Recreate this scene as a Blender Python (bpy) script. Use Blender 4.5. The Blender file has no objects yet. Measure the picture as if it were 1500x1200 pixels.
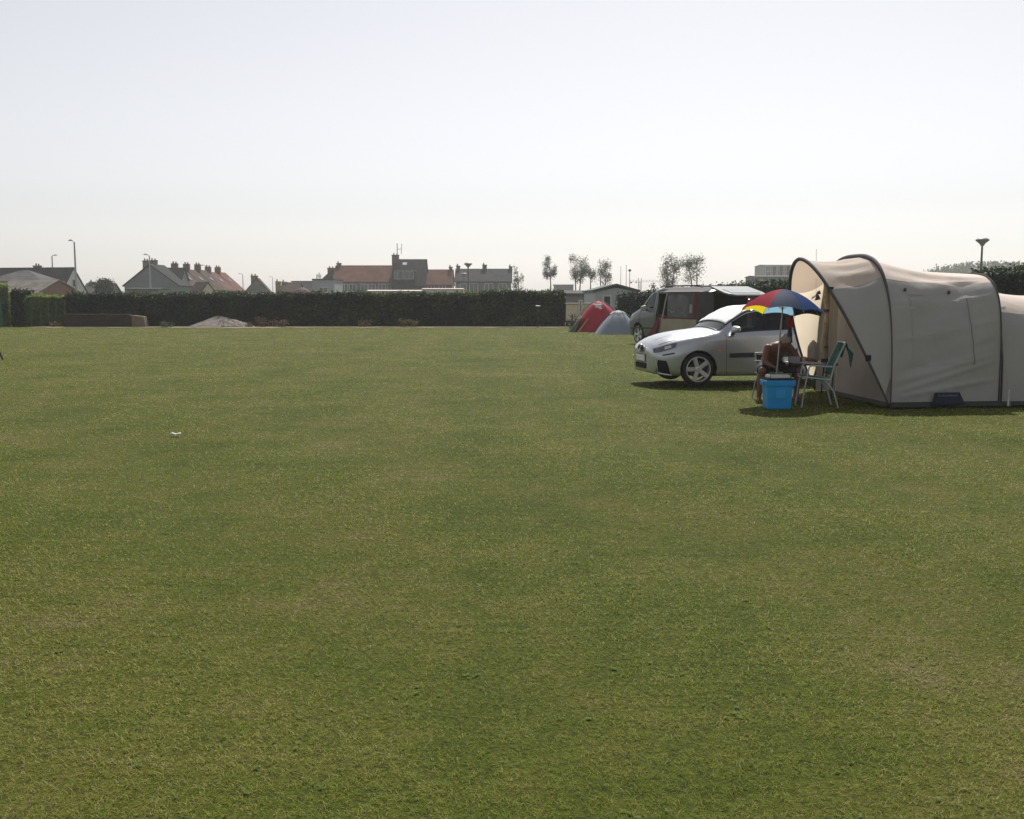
import bpy, bmesh, math, random
import numpy as np
from mathutils import Vector, Matrix
R = math.radians
rng = np.random.default_rng(11)
random.seed(11)
sc = bpy.context.scene
COL = sc.collection
H, F = 1.55, 1500.0
PITCH = math.atan(163 / 1500)
CP, SP = math.cos(PITCH), math.sin(PITCH)
PI = math.pi

# ------------------------------------------------------------------ survey helpers
def at(px, py, Y):
    u, v = (px - 750) / F, (600 - py) / F
    t = Y / (CP + v * SP)
    return Vector((t * u, Y, H + t * (v * CP - SP)))
def gp(px, py):
    u, v = (px - 750) / F, (600 - py) / F
    t = H / (SP - v * CP)
    return Vector((t * u, t * (CP + v * SP), 0))
def XW(px, Y): return at(px, 437, Y).x
def ZW(py, Y): return at(750, py, Y).z

# ------------------------------------------------------------------ materials
MATS = {}
def newmat(name):
    m = bpy.data.materials.new(name); m.use_nodes = True
    nt = m.node_tree; nt.nodes.clear()
    out = nt.nodes.new('ShaderNodeOutputMaterial')
    return m, nt, out
def N(nt, t, **kw):
    n = nt.nodes.new(t)
    for k, v in kw.items():
        if k.startswith('i_'):
            n.inputs[k[2:].replace('_', ' ')].default_value = v
        else:
            setattr(n, k, v)
    return n
def rgba(c): return (c[0], c[1], c[2], 1.0)
def mat(name, col, col2=None, scale=4.0, rough=.7, metal=0.0, bump=0.0, bscale=None, transl=0.0, spec=.4,
        coat=0.0, stretch=None, detail=6.0, backdark=False, tcol=None):
    if name in MATS: return MATS[name]
    m, nt, out = newmat(name); L = nt.links
    p = N(nt, 'ShaderNodeBsdfPrincipled')
    p.inputs['Roughness'].default_value = rough; p.inputs['Metallic'].default_value = metal
    p.inputs['Specular IOR Level'].default_value = spec; p.inputs['Coat Weight'].default_value = coat
    p.inputs['Coat Roughness'].default_value = .05
    tc = N(nt, 'ShaderNodeTexCoord'); mp = N(nt, 'ShaderNodeMapping')
    if stretch: mp.inputs['Scale'].default_value = stretch
    L.new(tc.outputs['Object'], mp.inputs['Vector'])
    no = N(nt, 'ShaderNodeTexNoise', i_Scale=scale, i_Detail=detail, i_Roughness=.65)
    L.new(mp.outputs[0], no.inputs['Vector'])
    cr = N(nt, 'ShaderNodeMix', data_type='RGBA')
    c2 = col2 or tuple(min(1, c * .72) for c in col)
    cr.inputs[6].default_value = rgba(col); cr.inputs[7].default_value = rgba(c2)
    rmp = N(nt, 'ShaderNodeMapRange'); rmp.inputs[1].default_value = .32; rmp.inputs[2].default_value = .68
    L.new(no.outputs[0], rmp.inputs[0]); L.new(rmp.outputs[0], cr.inputs[0])
    colout = cr.outputs[2]
    if backdark:
        ge = N(nt, 'ShaderNodeNewGeometry'); mx = N(nt, 'ShaderNodeMix', data_type='RGBA')
        L.new(ge.outputs['Backfacing'], mx.inputs[0]); L.new(colout, mx.inputs[6]); mx.inputs[7].default_value = (.02, .02, .022, 1)
        colout = mx.outputs[2]
        mm = N(nt, 'ShaderNodeMath', operation='MULTIPLY_ADD'); mm.inputs[1].default_value = -metal; mm.inputs[2].default_value = metal
        L.new(ge.outputs['Backfacing'], mm.inputs[0]); L.new(mm.outputs[0], p.inputs['Metallic'])
    L.new(colout, p.inputs['Base Color'])
    if bump:
        bn = N(nt, 'ShaderNodeTexNoise', i_Scale=bscale or scale * 3, i_Detail=5.0)
        L.new(mp.outputs[0], bn.inputs['Vector'])
        b = N(nt, 'ShaderNodeBump', i_Strength=bump, i_Distance=.05)
        L.new(bn.outputs[0], b.inputs['Height']); L.new(b.outputs[0], p.inputs['Normal'])
    if transl:
        t = N(nt, 'ShaderNodeBsdfTranslucent'); ms = N(nt, 'ShaderNodeMixShader'); ms.inputs[0].default_value = transl
        if tcol: t.inputs[0].default_value = rgba(tcol)
        else: L.new(colout, t.inputs[0])
        L.new(p.outputs[0], ms.inputs[1]); L.new(t.outputs[0], ms.inputs[2]); L.new(ms.outputs[0], out.inputs[0])
    else:
        L.new(p.outputs[0], out.inputs[0])
    MATS[name] = m
    return m
def glassmat(name, tint=(.55, .62, .6), ior=1.5, rough=.02):
    if name in MATS: return MATS[name]
    m, nt, out = newmat(name); L = nt.links
    tr = N(nt, 'ShaderNodeBsdfTransparent'); tr.inputs[0].default_value = rgba(tint)
    gl = N(nt, 'ShaderNodeBsdfGlossy'); gl.inputs['Roughness'].default_value = rough
    fr = N(nt, 'ShaderNodeFresnel'); fr.inputs[0].default_value = ior
    no = N(nt, 'ShaderNodeTexNoise', i_Scale=9.0); rm = N(nt, 'ShaderNodeMapRange')
    rm.inputs[3].default_value = rough; rm.inputs[4].default_value = rough + .05
    L.new(no.outputs[0], rm.inputs[0]); L.new(rm.outputs[0], gl.inputs['Roughness'])
    ms = N(nt, 'ShaderNodeMixShader')
    L.new(fr.outputs[0], ms.inputs[0]); L.new(tr.outputs[0], ms.inputs[1]); L.new(gl.outputs[0], ms.inputs[2])
    L.new(ms.outputs[0], out.inputs[0]); MATS[name] = m
    return m
def coursemat(name, col, col2, mortar, sx, sz, rough=.85, roof=False):
    """bricks on walls / tile courses on roofs"""
    if name in MATS: return MATS[name]
    m, nt, out = newmat(name); L = nt.links
    p = N(nt, 'ShaderNodeBsdfPrincipled'); p.inputs['Roughness'].default_value = rough; p.inputs['Specular IOR Level'].default_value = .12
    tc = N(nt, 'ShaderNodeTexCoord'); se = N(nt, 'ShaderNodeSeparateXYZ'); L.new(tc.outputs['Object'], se.inputs[0])
    ad = N(nt, 'ShaderNodeMath', operation='ADD'); L.new(se.outputs[0], ad.inputs[0])
    if not roof: L.new(se.outputs[1], ad.inputs[1])
    else: ad.inputs[1].default_value = 0
    co = N(nt, 'ShaderNodeCombineXYZ'); L.new(ad.outputs[0], co.inputs[0]); L.new(se.outputs[2], co.inputs[1])
    br = N(nt, 'ShaderNodeTexBrick'); br.inputs['Scale'].default_value = 1
    br.inputs['Brick Width'].default_value = sx; br.inputs['Row Height'].default_value = sz
    br.inputs['Mortar Size'].default_value = sz * .09; br.inputs['Color1'].default_value = rgba(col)
    br.inputs['Color2'].default_value = rgba(col2); br.inputs['Mortar'].default_value = rgba(mortar)
    L.new(co.outputs[0], br.inputs['Vector'])
    no = N(nt, 'ShaderNodeTexNoise', i_Scale=.9, i_Detail=7.0); L.new(tc.outputs['Object'], no.inputs['Vector'])
    rm = N(nt, 'ShaderNodeMapRange'); rm.inputs[1].default_value = .3; rm.inputs[2].default_value = .7
    rm.inputs[3].default_value = .65; rm.inputs[4].default_value = 1.25
    L.new(no.outputs[0], rm.inputs[0])
    mx = N(nt, 'ShaderNodeMix', data_type='RGBA', blend_type='MULTIPLY'); mx.inputs[0].default_value = 1
    L.new(br.outputs[0], mx.inputs[6]); L.new(rm.outputs[0], mx.inputs[7])
    L.new(mx.outputs[2], p.inputs['Base Color']); L.new(p.outputs[0], out.inputs[0]); MATS[name] = m
    return m
def leafmat(name, c1, c2, c3, patch=.6, transl=.35, rough=.55):
    """foliage: random leaf tint from attribute + clump noise"""
    if name in MATS: return MATS[name]
    m, nt, out = newmat(name); L = nt.links
    at_ = N(nt, 'ShaderNodeAttribute', attribute_name='tint')
    tc = N(nt, 'ShaderNodeTexCoord'); no = N(nt, 'ShaderNodeTexNoise', i_Scale=patch, i_Detail=4.0)
    L.new(tc.outputs['Object'], no.inputs['Vector'])
    ad = N(nt, 'ShaderNodeMath', operation='MULTIPLY_ADD'); ad.inputs[1].default_value = .5
    sb = N(nt, 'ShaderNodeMath', operation='MULTIPLY_ADD'); sb.inputs[1].default_value = 1.6; sb.inputs[2].default_value = -.55
    L.new(no.outputs[0], sb.inputs[0]); L.new(at_.outputs['Fac'], ad.inputs[0]); L.new(sb.outputs[0], ad.inputs[2])
    cr = N(nt, 'ShaderNodeValToRGB'); e = cr.color_ramp.elements
    e[0].color = rgba(c1); e[0].position = .1; e[1].color = rgba(c3); e[1].position = .95
    k = e.new(.5); k.color = rgba(c2)
    L.new(ad.outputs[0], cr.inputs[0])
    p = N(nt, 'ShaderNodeBsdfPrincipled'); p.inputs['Roughness'].default_value = rough; p.inputs['Specular IOR Level'].default_value = .3
    t = N(nt, 'ShaderNodeBsdfTranslucent'); ms = N(nt, 'ShaderNodeMixShader'); ms.inputs[0].default_value = transl
    L.new(cr.outputs[0], p.inputs['Base Color']); L.new(cr.outputs[0], t.inputs[0])
    L.new(p.outputs[0], ms.inputs[1]); L.new(t.outputs[0], ms.inputs[2]); L.new(ms.outputs[0], out.inputs[0]); MATS[name] = m
    return m

# ------------------------------------------------------------------ mesh builder
class MB:
    def __init__(s): s.v = []; s.f = []
    def add(s, vs, fs):
        o = len(s.v); s.v += [tuple(v) for v in vs]; s.f += [tuple(i + o for i in f) for f in fs]; return s
    def box(s, c, d, rz=0.0, m=None):
        c = Vector(c); x, y, z = d[0] / 2, d[1] / 2, d[2] / 2
        M = m or Matrix.Rotation(rz, 3, 'Z')
        vs = [c + M @ Vector(q) for q in ((-x, -y, -z), (x, -y, -z), (x, y, -z), (-x, y, -z), (-x, -y, z), (x, -y, z), (x, y, z), (-x, y, z))]
        return s.add(vs, [(3, 2, 1, 0), (4, 5, 6, 7), (0, 1, 5, 4), (1, 2, 6, 5), (2, 3, 7, 6), (3, 0, 4, 7)])
    def hexa(s, b, t):
        return s.add(list(b) + list(t), [(3, 2, 1, 0), (4, 5, 6, 7), (0, 1, 5, 4), (1, 2, 6, 5), (2, 3, 7, 6), (3, 0, 4, 7)])
    def tube(s, pts, r, n=8, closed=False):
        pts = [Vector(p) for p in pts]; K = len(pts)
        rs = r if isinstance(r, (list, tuple)) else [r] * K
        vs, fs = [], []; prev = None
        for i, p in enumerate(pts):
            d = (pts[min(i + 1, K - 1)] - pts[max(i - 1, 0)])
            if closed: d = pts[(i + 1) % K] - pts[i - 1]
            d = d.normalized() if d.length > 1e-9 else Vector((0, 0, 1))
            a = prev if prev is not None else (Vector((0, 0, 1)) if abs(d.z) < .9 else Vector((1, 0, 0)))
            x = (a - d * a.dot(d)); x = x.normalized() if x.length > 1e-6 else d.orthogonal().normalized()
            y = d.cross(x); prev = x
            for k in range(n):
                q = 2 * PI * k / n; vs.append(p + (x * math.cos(q) + y * math.sin(q)) * rs[i])
        for i in range(K if closed else K - 1):
            j = (i + 1) % K
            for k in range(n):
                fs.append((i * n + k, i * n + (k + 1) % n, j * n + (k + 1) % n, j * n + k))
        if not closed:
            fs.append(tuple(reversed(range(n)))); fs.append(tuple(range((K - 1) * n, K * n)))
        return s.add(vs, fs)
    def cyl(s, p0, p1, r0, r1=None, n=10): return s.tube([p0, p1], [r0, r0 if r1 is None else r1], n)
    def ell(s, c, r, nu=16, nv=10, m=None):
        c = Vector(c); M = m or Matrix.Identity(3)
        vs = [c + M @ Vector((0, 0, -r[2]))]; fs = []
        for i in range(1, nv):
            a = -PI / 2 + PI * i / nv
            for k in range(nu):
                q = 2 * PI * k / nu
                vs.append(c + M @ Vector((r[0] * math.cos(a) * math.cos(q), r[1] * math.cos(a) * math.sin(q), r[2] * math.sin(a))))
        vs.append(c + M @ Vector((0, 0, r[2]))); T = len(vs) - 1
        for k in range(nu):
            fs.append((0, 1 + (k + 1) % nu, 1 + k)); b = 1 + (nv - 2) * nu
            fs.append((b + k, b + (k + 1) % nu, T))
        for i in range(nv - 2):
            for k in range(nu):
                a = 1 + i * nu
                fs.append((a + k, a + (k + 1) % nu, a + nu + (k + 1) % nu, a + nu + k))
        return s.add(vs, fs)
    def lathe(s, prof, n=24, c=(0, 0, 0), axis='Z', closed=False):
        c = Vector(c); vs, fs = [], []
        for (r, h) in prof:
            for k in range(n):
                q = 2 * PI * k / n; a, b = r * math.cos(q), r * math.sin(q)
                vs.append(c + (Vector((a, b, h)) if axis == 'Z' else Vector((a, h, -b))))
        K = len(prof)
        for i in range(K if closed else K - 1):
            j = (i + 1) % K
            for k in range(n): fs.append((i * n + k, i * n + (k + 1) % n, j * n + (k + 1) % n, j * n + k))
        if not closed:
            if prof[0][0] > 1e-5: fs.append(tuple(reversed(range(n))))
            if prof[-1][0] > 1e-5: fs.append(tuple(range((K - 1) * n, K * n)))
        return s.add(vs, fs)
    def prism(s, poly, y0, y1):
        """polygon in x,z pushed from y0 to y1"""
        n = len(poly); vs = [(x, y0, z) for x, z in poly] + [(x, y1, z) for x, z in poly]
        fs = [tuple(range(n)), tuple(reversed(range(n, 2 * n)))]
        for k in range(n): fs.append((k, n + k, n + (k + 1) % n, (k + 1) % n))
        return s.add(vs, fs)
    def prismx(s, poly, x0, x1):
        n = len(poly); vs = [(x0, y, z) for y, z in poly] + [(x1, y, z) for y, z in poly]
        fs = [tuple(reversed(range(n))), tuple(range(n, 2 * n))]
        for k in range(n): fs.append((k, (k + 1) % n, n + (k + 1) % n, n + k))
        return s.add(vs, fs)
    def grid(s, P):
        a, b = len(P), len(P[0]); vs = [p for row in P for p in row]
        return s.add(vs, [(i * b + j, (i + 1) * b + j, (i + 1) * b + j + 1, i * b + j + 1) for i in range(a - 1) for j in range(b - 1)])
    def move(s, f): s.v = [tuple(f(Vector(v))) for v in s.v]; return s
    def mesh(s, name, smooth=False, origin=None):
        me = bpy.data.meshes.new(name)
        v = s.v if origin is None else [(a[0] - origin[0], a[1] - origin[1], a[2] - origin[2]) for a in s.v]
        me.from_pydata(v, [], s.f); me.update()
        bm = bmesh.new(); bm.from_mesh(me); bmesh.ops.recalc_face_normals(bm, faces=bm.faces); bm.to_mesh(me); bm.free()
        if smooth:
            me.polygons.foreach_set('use_smooth', [True] * len(me.polygons))
            if smooth != 'all': me.set_sharp_from_angle(angle=R(42))
        return me
    def build(s, name, m, parent=None, smooth=False, label=None, origin=None, bevel=0, solid=0, loc=None):
        return link(name, s.mesh(name, smooth, origin), m, parent, label, bevel, solid, loc)
def link(name, me, m, parent=None, label=None, bevel=0, solid=0, loc=None):
    o = bpy.data.objects.new(name, me); COL.objects.link(o)
    if m and not me.materials: me.materials.append(m)
    if parent: o.parent = parent
    if loc is not None: o.location = loc
    if label: o['label'] = label
    if solid:
        q = o.modifiers.new('Solidify', 'SOLIDIFY'); q.thickness = solid; q.offset = 0
    if bevel:
        q = o.modifiers.new('Bevel', 'BEVEL'); q.width = bevel; q.segments = 2; q.limit_method = 'ANGLE'
    return o
def tag(o, label=None, cat=None, group=None, kind=None):
    if label: o['label'] = label
    if cat: o['category'] = cat
    if group: o['group'] = group
    if kind: o['kind'] = kind
    return o
def thing(name, label, cat, loc=(0, 0, 0), rz=0.0, group=None):
    o = bpy.data.objects.new(name, None); COL.objects.link(o); o.empty_display_size = .3
    o.location = loc; o.rotation_euler = (0, 0, rz)
    return tag(o, label, cat, group)
def copy_tree(o, parent=None):
    c = o.copy(); COL.objects.link(c); c.parent = parent
    for ch in list(o.children): copy_tree(ch, c)
    return c
def mesh_np(name, V, FA, tint=None):
    V = np.asarray(V, np.float32); FA = np.asarray(FA, np.int32); k = FA.shape[1]
    me = bpy.data.meshes.new(name)
    me.vertices.add(len(V)); me.vertices.foreach_set('co', V.ravel())
    me.loops.add(FA.size); me.loops.foreach_set('vertex_index', FA.ravel())
    me.polygons.add(len(FA)); me.polygons.foreach_set('loop_start', np.arange(0, FA.size, k, dtype=np.int32))
    if tint is not None:
        a = me.attributes.new('tint', 'FLOAT', 'POINT'); a.data.foreach_set('value', np.asarray(tint, np.float32))
    me.update(calc_edges=True); me.validate()
    return me
def leaves_np(C, size, jitter=.4, flat=.0):
    """one folded diamond leaf per centre -> V, F, tint"""
    n = len(C); s = size * (1 + jitter * (rng.random((n, 1)) * 2 - 1))
    d = rng.normal(size=(n, 3)); d[:, 2] *= (1 - flat); d /= np.linalg.norm(d, axis=1, keepdims=True)
    e = rng.normal(size=(n, 3)); e -= d * (e * d).sum(1, keepdims=True); e /= np.linalg.norm(e, axis=1, keepdims=True)
    V = np.stack([C - d * s * .5, C + e * s * .32, C + d * s * .5, C - e * s * .32], 1).reshape(-1, 3)
    FA = np.arange(4 * n).reshape(n, 4)
    return V, FA, np.repeat(rng.random(n), 4)
def join_np(parts):
    Vs, Fs, Ts, o = [], [], [], 0
    for V, FA, T in parts:
        Vs.append(V); Fs.append(FA + o); Ts.append(T); o += len(V)
    return np.concatenate(Vs), np.concatenate(Fs), np.concatenate(Ts)

# ------------------------------------------------------------------ smooth lofts for vehicles
def pchip(xk, yk, x):
    xk = np.asarray(xk, float); yk = np.asarray(yk, float); x = np.clip(np.asarray(x, float), xk[0], xk[-1])
    h = np.diff(xk); dl = np.diff(yk, axis=0) / h.reshape(-1, *([1] * (yk.ndim - 1)))
    m = np.zeros_like(yk); m[0] = dl[0]; m[-1] = dl[-1]
    for i in range(1, len(xk) - 1):
        w1, w2 = 2 * h[i] + h[i - 1], h[i] + 2 * h[i - 1]
        a, b = dl[i - 1], dl[i]
        with np.errstate(divide='ignore', invalid='ignore'):
            mm = (w1 + w2) / (w1 / np.where(a == 0, 1e-12, a) + w2 / np.where(b == 0, 1e-12, b))
        m[i] = np.where(a * b > 0, mm, 0)
    i = np.clip(np.searchsorted(xk, x, side='right') - 1, 0, len(xk) - 2)
    sh = (-1,) + (1,) * (yk.ndim - 1)
    t = ((x - xk[i]) / h[i]).reshape(sh); hh = h[i].reshape(sh)
    return (2 * t**3 - 3 * t**2 + 1) * yk[i] + (t**3 - 2 * t**2 + t) * hh * m[i] + (-2 * t**3 + 3 * t**2) * yk[i + 1] + (t**3 - t**2) * hh * m[i + 1]
class Shell:
    """half sections (y,z) along x, mirrored to a closed body"""
    def __init__(s, stations):
        s.x = np.array([q[0] for q in stations], float); s.S = np.array([q[1] for q in stations], float)
        s.K = s.S.shape[1]
    def sec(s, xs): return pchip(s.x, s.S, xs)
    def surf(s, x, j):
        q = s.sec([x])[0]; p = pchip(np.arange(s.K), q, [j])[0]
        return Vector((x, p[0], p[1]))
    def nrm(s, x, j):
        e = .004; a = s.surf(x + e, j) - s.surf(x - e, j); b = s.surf(x, min(j + .02, s.K - 1)) - s.surf(x, j - .02)
        n = b.cross(a)
        n = n.normalized() if n.length > 1e-9 else Vector((0, 1, 0))
        return n if n.y >= -.02 or True else -n
    def patch(s, c, nu=6, nv=4, off=.004, side=1, mb=None):
        """c: four (x,j) corners"""
        P = []
        for a in range(nu + 1):
            u = a / nu; row = []
            for b in range(nv + 1):
                v = b / nv
                x = (1 - u) * ((1 - v) * c[0][0] + v * c[3][0]) + u * ((1 - v) * c[1][0] + v * c[2][0])
                j = (1 - u) * ((1 - v) * c[0][1] + v * c[3][1]) + u * ((1 - v) * c[1][1] + v * c[2][1])
                p = s.surf(x, j); n = s.nrm(x, j)
                if n.dot(Vector((0, p.y, p.z - .6))) < 0: n = -n
                p = p + n * off
                row.append(Vector((p.x, p.y * side, p.z)))
            P.append(row)
        mb = mb or MB(); mb.grid(P); return mb
    def line(s, pts, w=.006, off=.002, side=1, mb=None):
        """thin strip through (x,j) points (panel gaps)"""
        mb = mb or MB(); Q = []
        for k in range(len(pts) - 1):
            for t in range(8):
                u = t / 8; Q.append((pts[k][0] * (1 - u) + pts[k + 1][0] * u, pts[k][1] * (1 - u) + pts[k + 1][1] * u))
        Q.append(pts[-1]); W = []
        for x, j in Q:
            p = s.surf(x, j); n = s.nrm(x, j)
            if n.dot(Vector((0, p.y, p.z - .6))) < 0: n = -n
            W.append(Vector((p.x, p.y * side, p.z)) + Vector((n.x, n.y * side, n.z)) * off)
        mb.tube(W, w / 2, 5); return mb
    def body(s, xs, js, region, cutters, mats, arch, boxes=()):
        """closed body, wheel wells cut, returns dict material index -> mesh"""
        S = s.sec(xs); rows = []
        for q in S:
            p = pchip(np.arange(s.K), q, js); rows.append(p)
        n, m = len(xs), len(js); vs, fs, mi = [], [], []
        ring = 2 * m - 1
        for i in range(n):
            vs += [(xs[i], rows[i][k][0], rows[i][k][1]) for k in range(m)]
            vs += [(xs[i], -rows[i][k][0], rows[i][k][1]) for k in range(m - 2, -1, -1)]
        for i in range(n - 1):
            for k in range(ring):
                k2 = (k + 1) % ring
                fs.append((i * ring + k, i * ring + k2, (i + 1) * ring + k2, (i + 1) * ring + k))
                if k == ring - 1: mi.append(0); continue
                kk = k if k < m - 1 else ring - 2 - k
                mi.append(region((xs[i] + xs[i + 1]) / 2, (js[kk] + js[kk + 1]) / 2))
        for i, rev in ((0, True), (n - 1, False)):
            c = Vector((0, 0, 0))
            for k in range(ring): c += Vector(vs[i * ring + k])
            vs.append(tuple(c / ring)); ci = len(vs) - 1
            for k in range(ring):
                a, b = i * ring + k, i * ring + (k + 1) % ring
                fs.append((ci, b, a) if rev else (ci, a, b)); mi.append(0)
        me = bpy.data.meshes.new('shell'); me.from_pydata(vs, [], fs)
        for q in mats: me.materials.append(q)
        me.polygons.foreach_set('material_index', mi)
        bm = bmesh.new(); bm.from_mesh(me); bmesh.ops.remove_doubles(bm, verts=bm.verts, dist=1e-5)
        bmesh.ops.recalc_face_normals(bm, faces=bm.faces); bm.to_mesh(me); bm.free()
        o = bpy.data.objects.new('shell', me); COL.objects.link(o); cs = []
        for mb in cutters:
            cm = mb.mesh('cut'); co = bpy.data.objects.new('cut', cm); COL.objects.link(co); cs.append(co)
            q = o.modifiers.new('B', 'BOOLEAN'); q.operation = 'DIFFERENCE'; q.solver = 'EXACT'; q.object = co
        dg = bpy.context.evaluated_depsgraph_get(); dg.update()
        res = bpy.data.meshes.new_from_object(o.evaluated_get(dg))
        for q in [o] + cs: bpy.data.objects.remove(q)
        bm = bmesh.new(); bm.from_mesh(res); groups = {}
        for f in bm.faces:
            c = f.calc_center_median(); k = f.material_index
            if k >= len(mats): k = 0
            for (ax, az, ar, ay) in arch:
                if math.hypot(c.x - ax, c.z - az) < ar * 1.004 and abs(c.y) < ay and (abs(f.normal.y) > .99 or math.hypot(c.x - ax, c.z - az) > ar * .96 and abs(f.normal.y) < .2):
                    k = 99
            for lo, hi in boxes:
                if all(lo[q] - .002 <= c[q] <= hi[q] + .002 for q in range(3)) and any(abs(c[q] - e[q]) < .004 for q in range(3) for e in (lo, hi)): k = 99
            groups.setdefault(k, []).append(f)
        out = {}
        for k, fl in groups.items():
            idx, V, FA = {}, [], []
            for f in fl:
                t = []
                for v in f.verts:
                    if v.index not in idx: idx[v.index] = len(V); V.append(tuple(v.co))
                    t.append(idx[v.index])
                FA.append(t)
            q = bpy.data.meshes.new('part'); q.from_pydata(V, [], FA)
            q.polygons.foreach_set('use_smooth', [True] * len(FA)); q.set_sharp_from_angle(angle=R(50)); out[k] = q
        bm.free()
        return out

# ================================================================== CAMERA, LIGHT, SKY
cam = bpy.data.cameras.new('camera'); co = bpy.data.objects.new('camera', cam); COL.objects.link(co)
cam.sensor_width = 36; cam.lens = 36; cam.clip_end = 3000; cam.clip_start = .05
co.location = (0, 0, H); co.rotation_euler = (PI / 2 - PITCH, 0, 0)
sc.camera = co
SUN_EL, SUN_AZ = R(53), R(13)
S = Vector((math.sin(SUN_AZ) * math.cos(SUN_EL), math.cos(SUN_AZ) * math.cos(SUN_EL), math.sin(SUN_EL)))
sl = bpy.data.lights.new('sun', 'SUN'); sl.energy = 5.0; sl.angle = R(.53); sl.color = (1, .95, .86)
so = bpy.data.objects.new('sun', sl); COL.objects.link(so); so.rotation_euler = S.to_track_quat('Z', 'Y').to_euler(); so.location = (20, 60, 60)
w = bpy.data.worlds.new('World'); sc.world = w; w.use_nodes = True
nt = w.node_tree; bg = nt.nodes['Background']
sky = nt.nodes.new('ShaderNodeTexSky'); sky.sky_type = 'NISHITA'; sky.sun_disc = False
sky.sun_elevation = SUN_EL; sky.sun_rotation = SUN_AZ; sky.air_density = 1.0; sky.dust_density = 1.1; sky.ozone_density = 1.0; sky.altitude = 0
hs = nt.nodes.new('ShaderNodeHueSaturation'); hs.inputs['Saturation'].default_value = .25
tn = nt.nodes.new('ShaderNodeMix'); tn.data_type = 'RGBA'; tn.blend_type = 'MULTIPLY'; tn.inputs[0].default_value = 1; tn.inputs[7].default_value = (1, .977, .975, 1)
nt.links.new(sky.outputs[0], hs.inputs['Color']); nt.links.new(hs.outputs[0], tn.inputs[6]); nt.links.new(tn.outputs[2], bg.inputs[0]); bg.inputs[1].default_value = .121
sc.view_settings.view_transform = 'Standard'; sc.view_settings.look = 'None'; sc.view_settings.gamma = 1
sc.view_settings.exposure = 0.0; sc.view_settings.use_curve_mapping = False
sc.cycles.use_denoising = True
sc.cycles.max_bounces = 8; sc.cycles.transparent_max_bounces = 12; sc.cycles.volume_bounces = 1

# ================================================================== GROUND + GRASS
def grass_colour(nt, extra=None):
    """turf colour by place in the field: green, yellow-green, straw, bare brown"""
    L = nt.links
    tc = N(nt, 'ShaderNodeTexCoord')
    n1 = N(nt, 'ShaderNodeTexNoise', i_Scale=.75, i_Detail=9.0, i_Roughness=.68); L.new(tc.outputs['Object'], n1.inputs['Vector'])
    n2 = N(nt, 'ShaderNodeTexNoise', i_Scale=3.4, i_Detail=6.0, i_Roughness=.7); L.new(tc.outputs['Object'], n2.inputs['Vector'])
    mp = N(nt, 'ShaderNodeMapping'); mp.inputs['Scale'].default_value = (.05, .32, 1); mp.inputs['Rotation'].default_value = (0, 0, R(4))
    L.new(tc.outputs['Object'], mp.inputs['Vector'])
    n3 = N(nt, 'ShaderNodeTexNoise', i_Scale=1.0, i_Detail=4.0); L.new(mp.outputs[0], n3.inputs['Vector'])
    mp2 = N(nt, 'ShaderNodeMapping'); mp2.inputs['Scale'].default_value = (.85, .045, 1); mp2.inputs['Rotation'].default_value = (0, 0, R(-7)); L.new(tc.outputs['Object'], mp2.inputs['Vector'])
    n4 = N(nt, 'ShaderNodeTexNoise', i_Scale=1.0, i_Detail=3.0); L.new(mp2.outputs[0], n4.inputs['Vector'])
    hv = N(nt, 'ShaderNodeMix', data_type='FLOAT'); hv.inputs[0].default_value = .58; L.new(n3.outputs[0], hv.inputs[2]); L.new(n4.outputs[0], hv.inputs[3])
    a = N(nt, 'ShaderNodeMath', operation='MULTIPLY_ADD'); a.inputs[1].default_value = .5
    L.new(n2.outputs[0], a.inputs[0]); L.new(n1.outputs[0], a.inputs[2])
    b = N(nt, 'ShaderNodeMath', operation='MULTIPLY_ADD'); b.inputs[1].default_value = .62
    L.new(hv.outputs[0], b.inputs[0]); L.new(a.outputs[0], b.inputs[2])
    last = b.outputs[0]
    if extra is not None:
        c = N(nt, 'ShaderNodeMath', operation='MULTIPLY_ADD'); c.inputs[1].default_value = .68
        L.new(extra, c.inputs[0]); L.new(last, c.inputs[2]); last = c.outputs[0]
    mr = N(nt, 'ShaderNodeMapRange'); base = .06 if extra is None else .40
    mr.inputs[1].default_value = .80 + base; mr.inputs[2].default_value = 1.25 + base
    L.new(last, mr.inputs[0])
    cr = N(nt, 'ShaderNodeValToRGB'); e = cr.color_ramp.elements
    e[0].position = .0; e[0].color = (.134, .194, .012, 1)
    e[1].position = 1.0; e[1].color = (.37, .335, .13, 1)
    for p, c in ((.36, (.212, .258, .020, 1)), (.64, (.272, .286, .038, 1)), (.86, (.322, .290, .078, 1))):
        k = e.new(p); k.color = c
    L.new(mr.outputs[0], cr.inputs[0])
    return tc, cr.outputs[0]
m, nt_, out = newmat('turf_soil'); L = nt_.links
tc, col = grass_colour(nt_)
p = N(nt_, 'ShaderNodeBsdfPrincipled'); p.inputs['Roughness'].default_value = .9; p.inputs['Specular IOR Level'].default_value = .15
mx = N(nt_, 'ShaderNodeMix', data_type='RGBA', blend_type='MULTIPLY'); mx.inputs[0].default_value = 1
fn = N(nt_, 'ShaderNodeTexNoise', i_Scale=38.0, i_Detail=4.0, i_Roughness=.7); L.new(tc.outputs['Object'], fn.inputs['Vector'])
rm = N(nt_, 'ShaderNodeMapRange'); rm.inputs[1].default_value = .3; rm.inputs[2].default_value = .7; rm.inputs[3].default_value = .10; rm.inputs[4].default_value = .42
L.new(fn.outputs[0], rm.inputs[0]); L.new(col, mx.inputs[6]); L.new(rm.outputs[0], mx.inputs[7]); L.new(mx.outputs[2], p.inputs['Base Color'])
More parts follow.
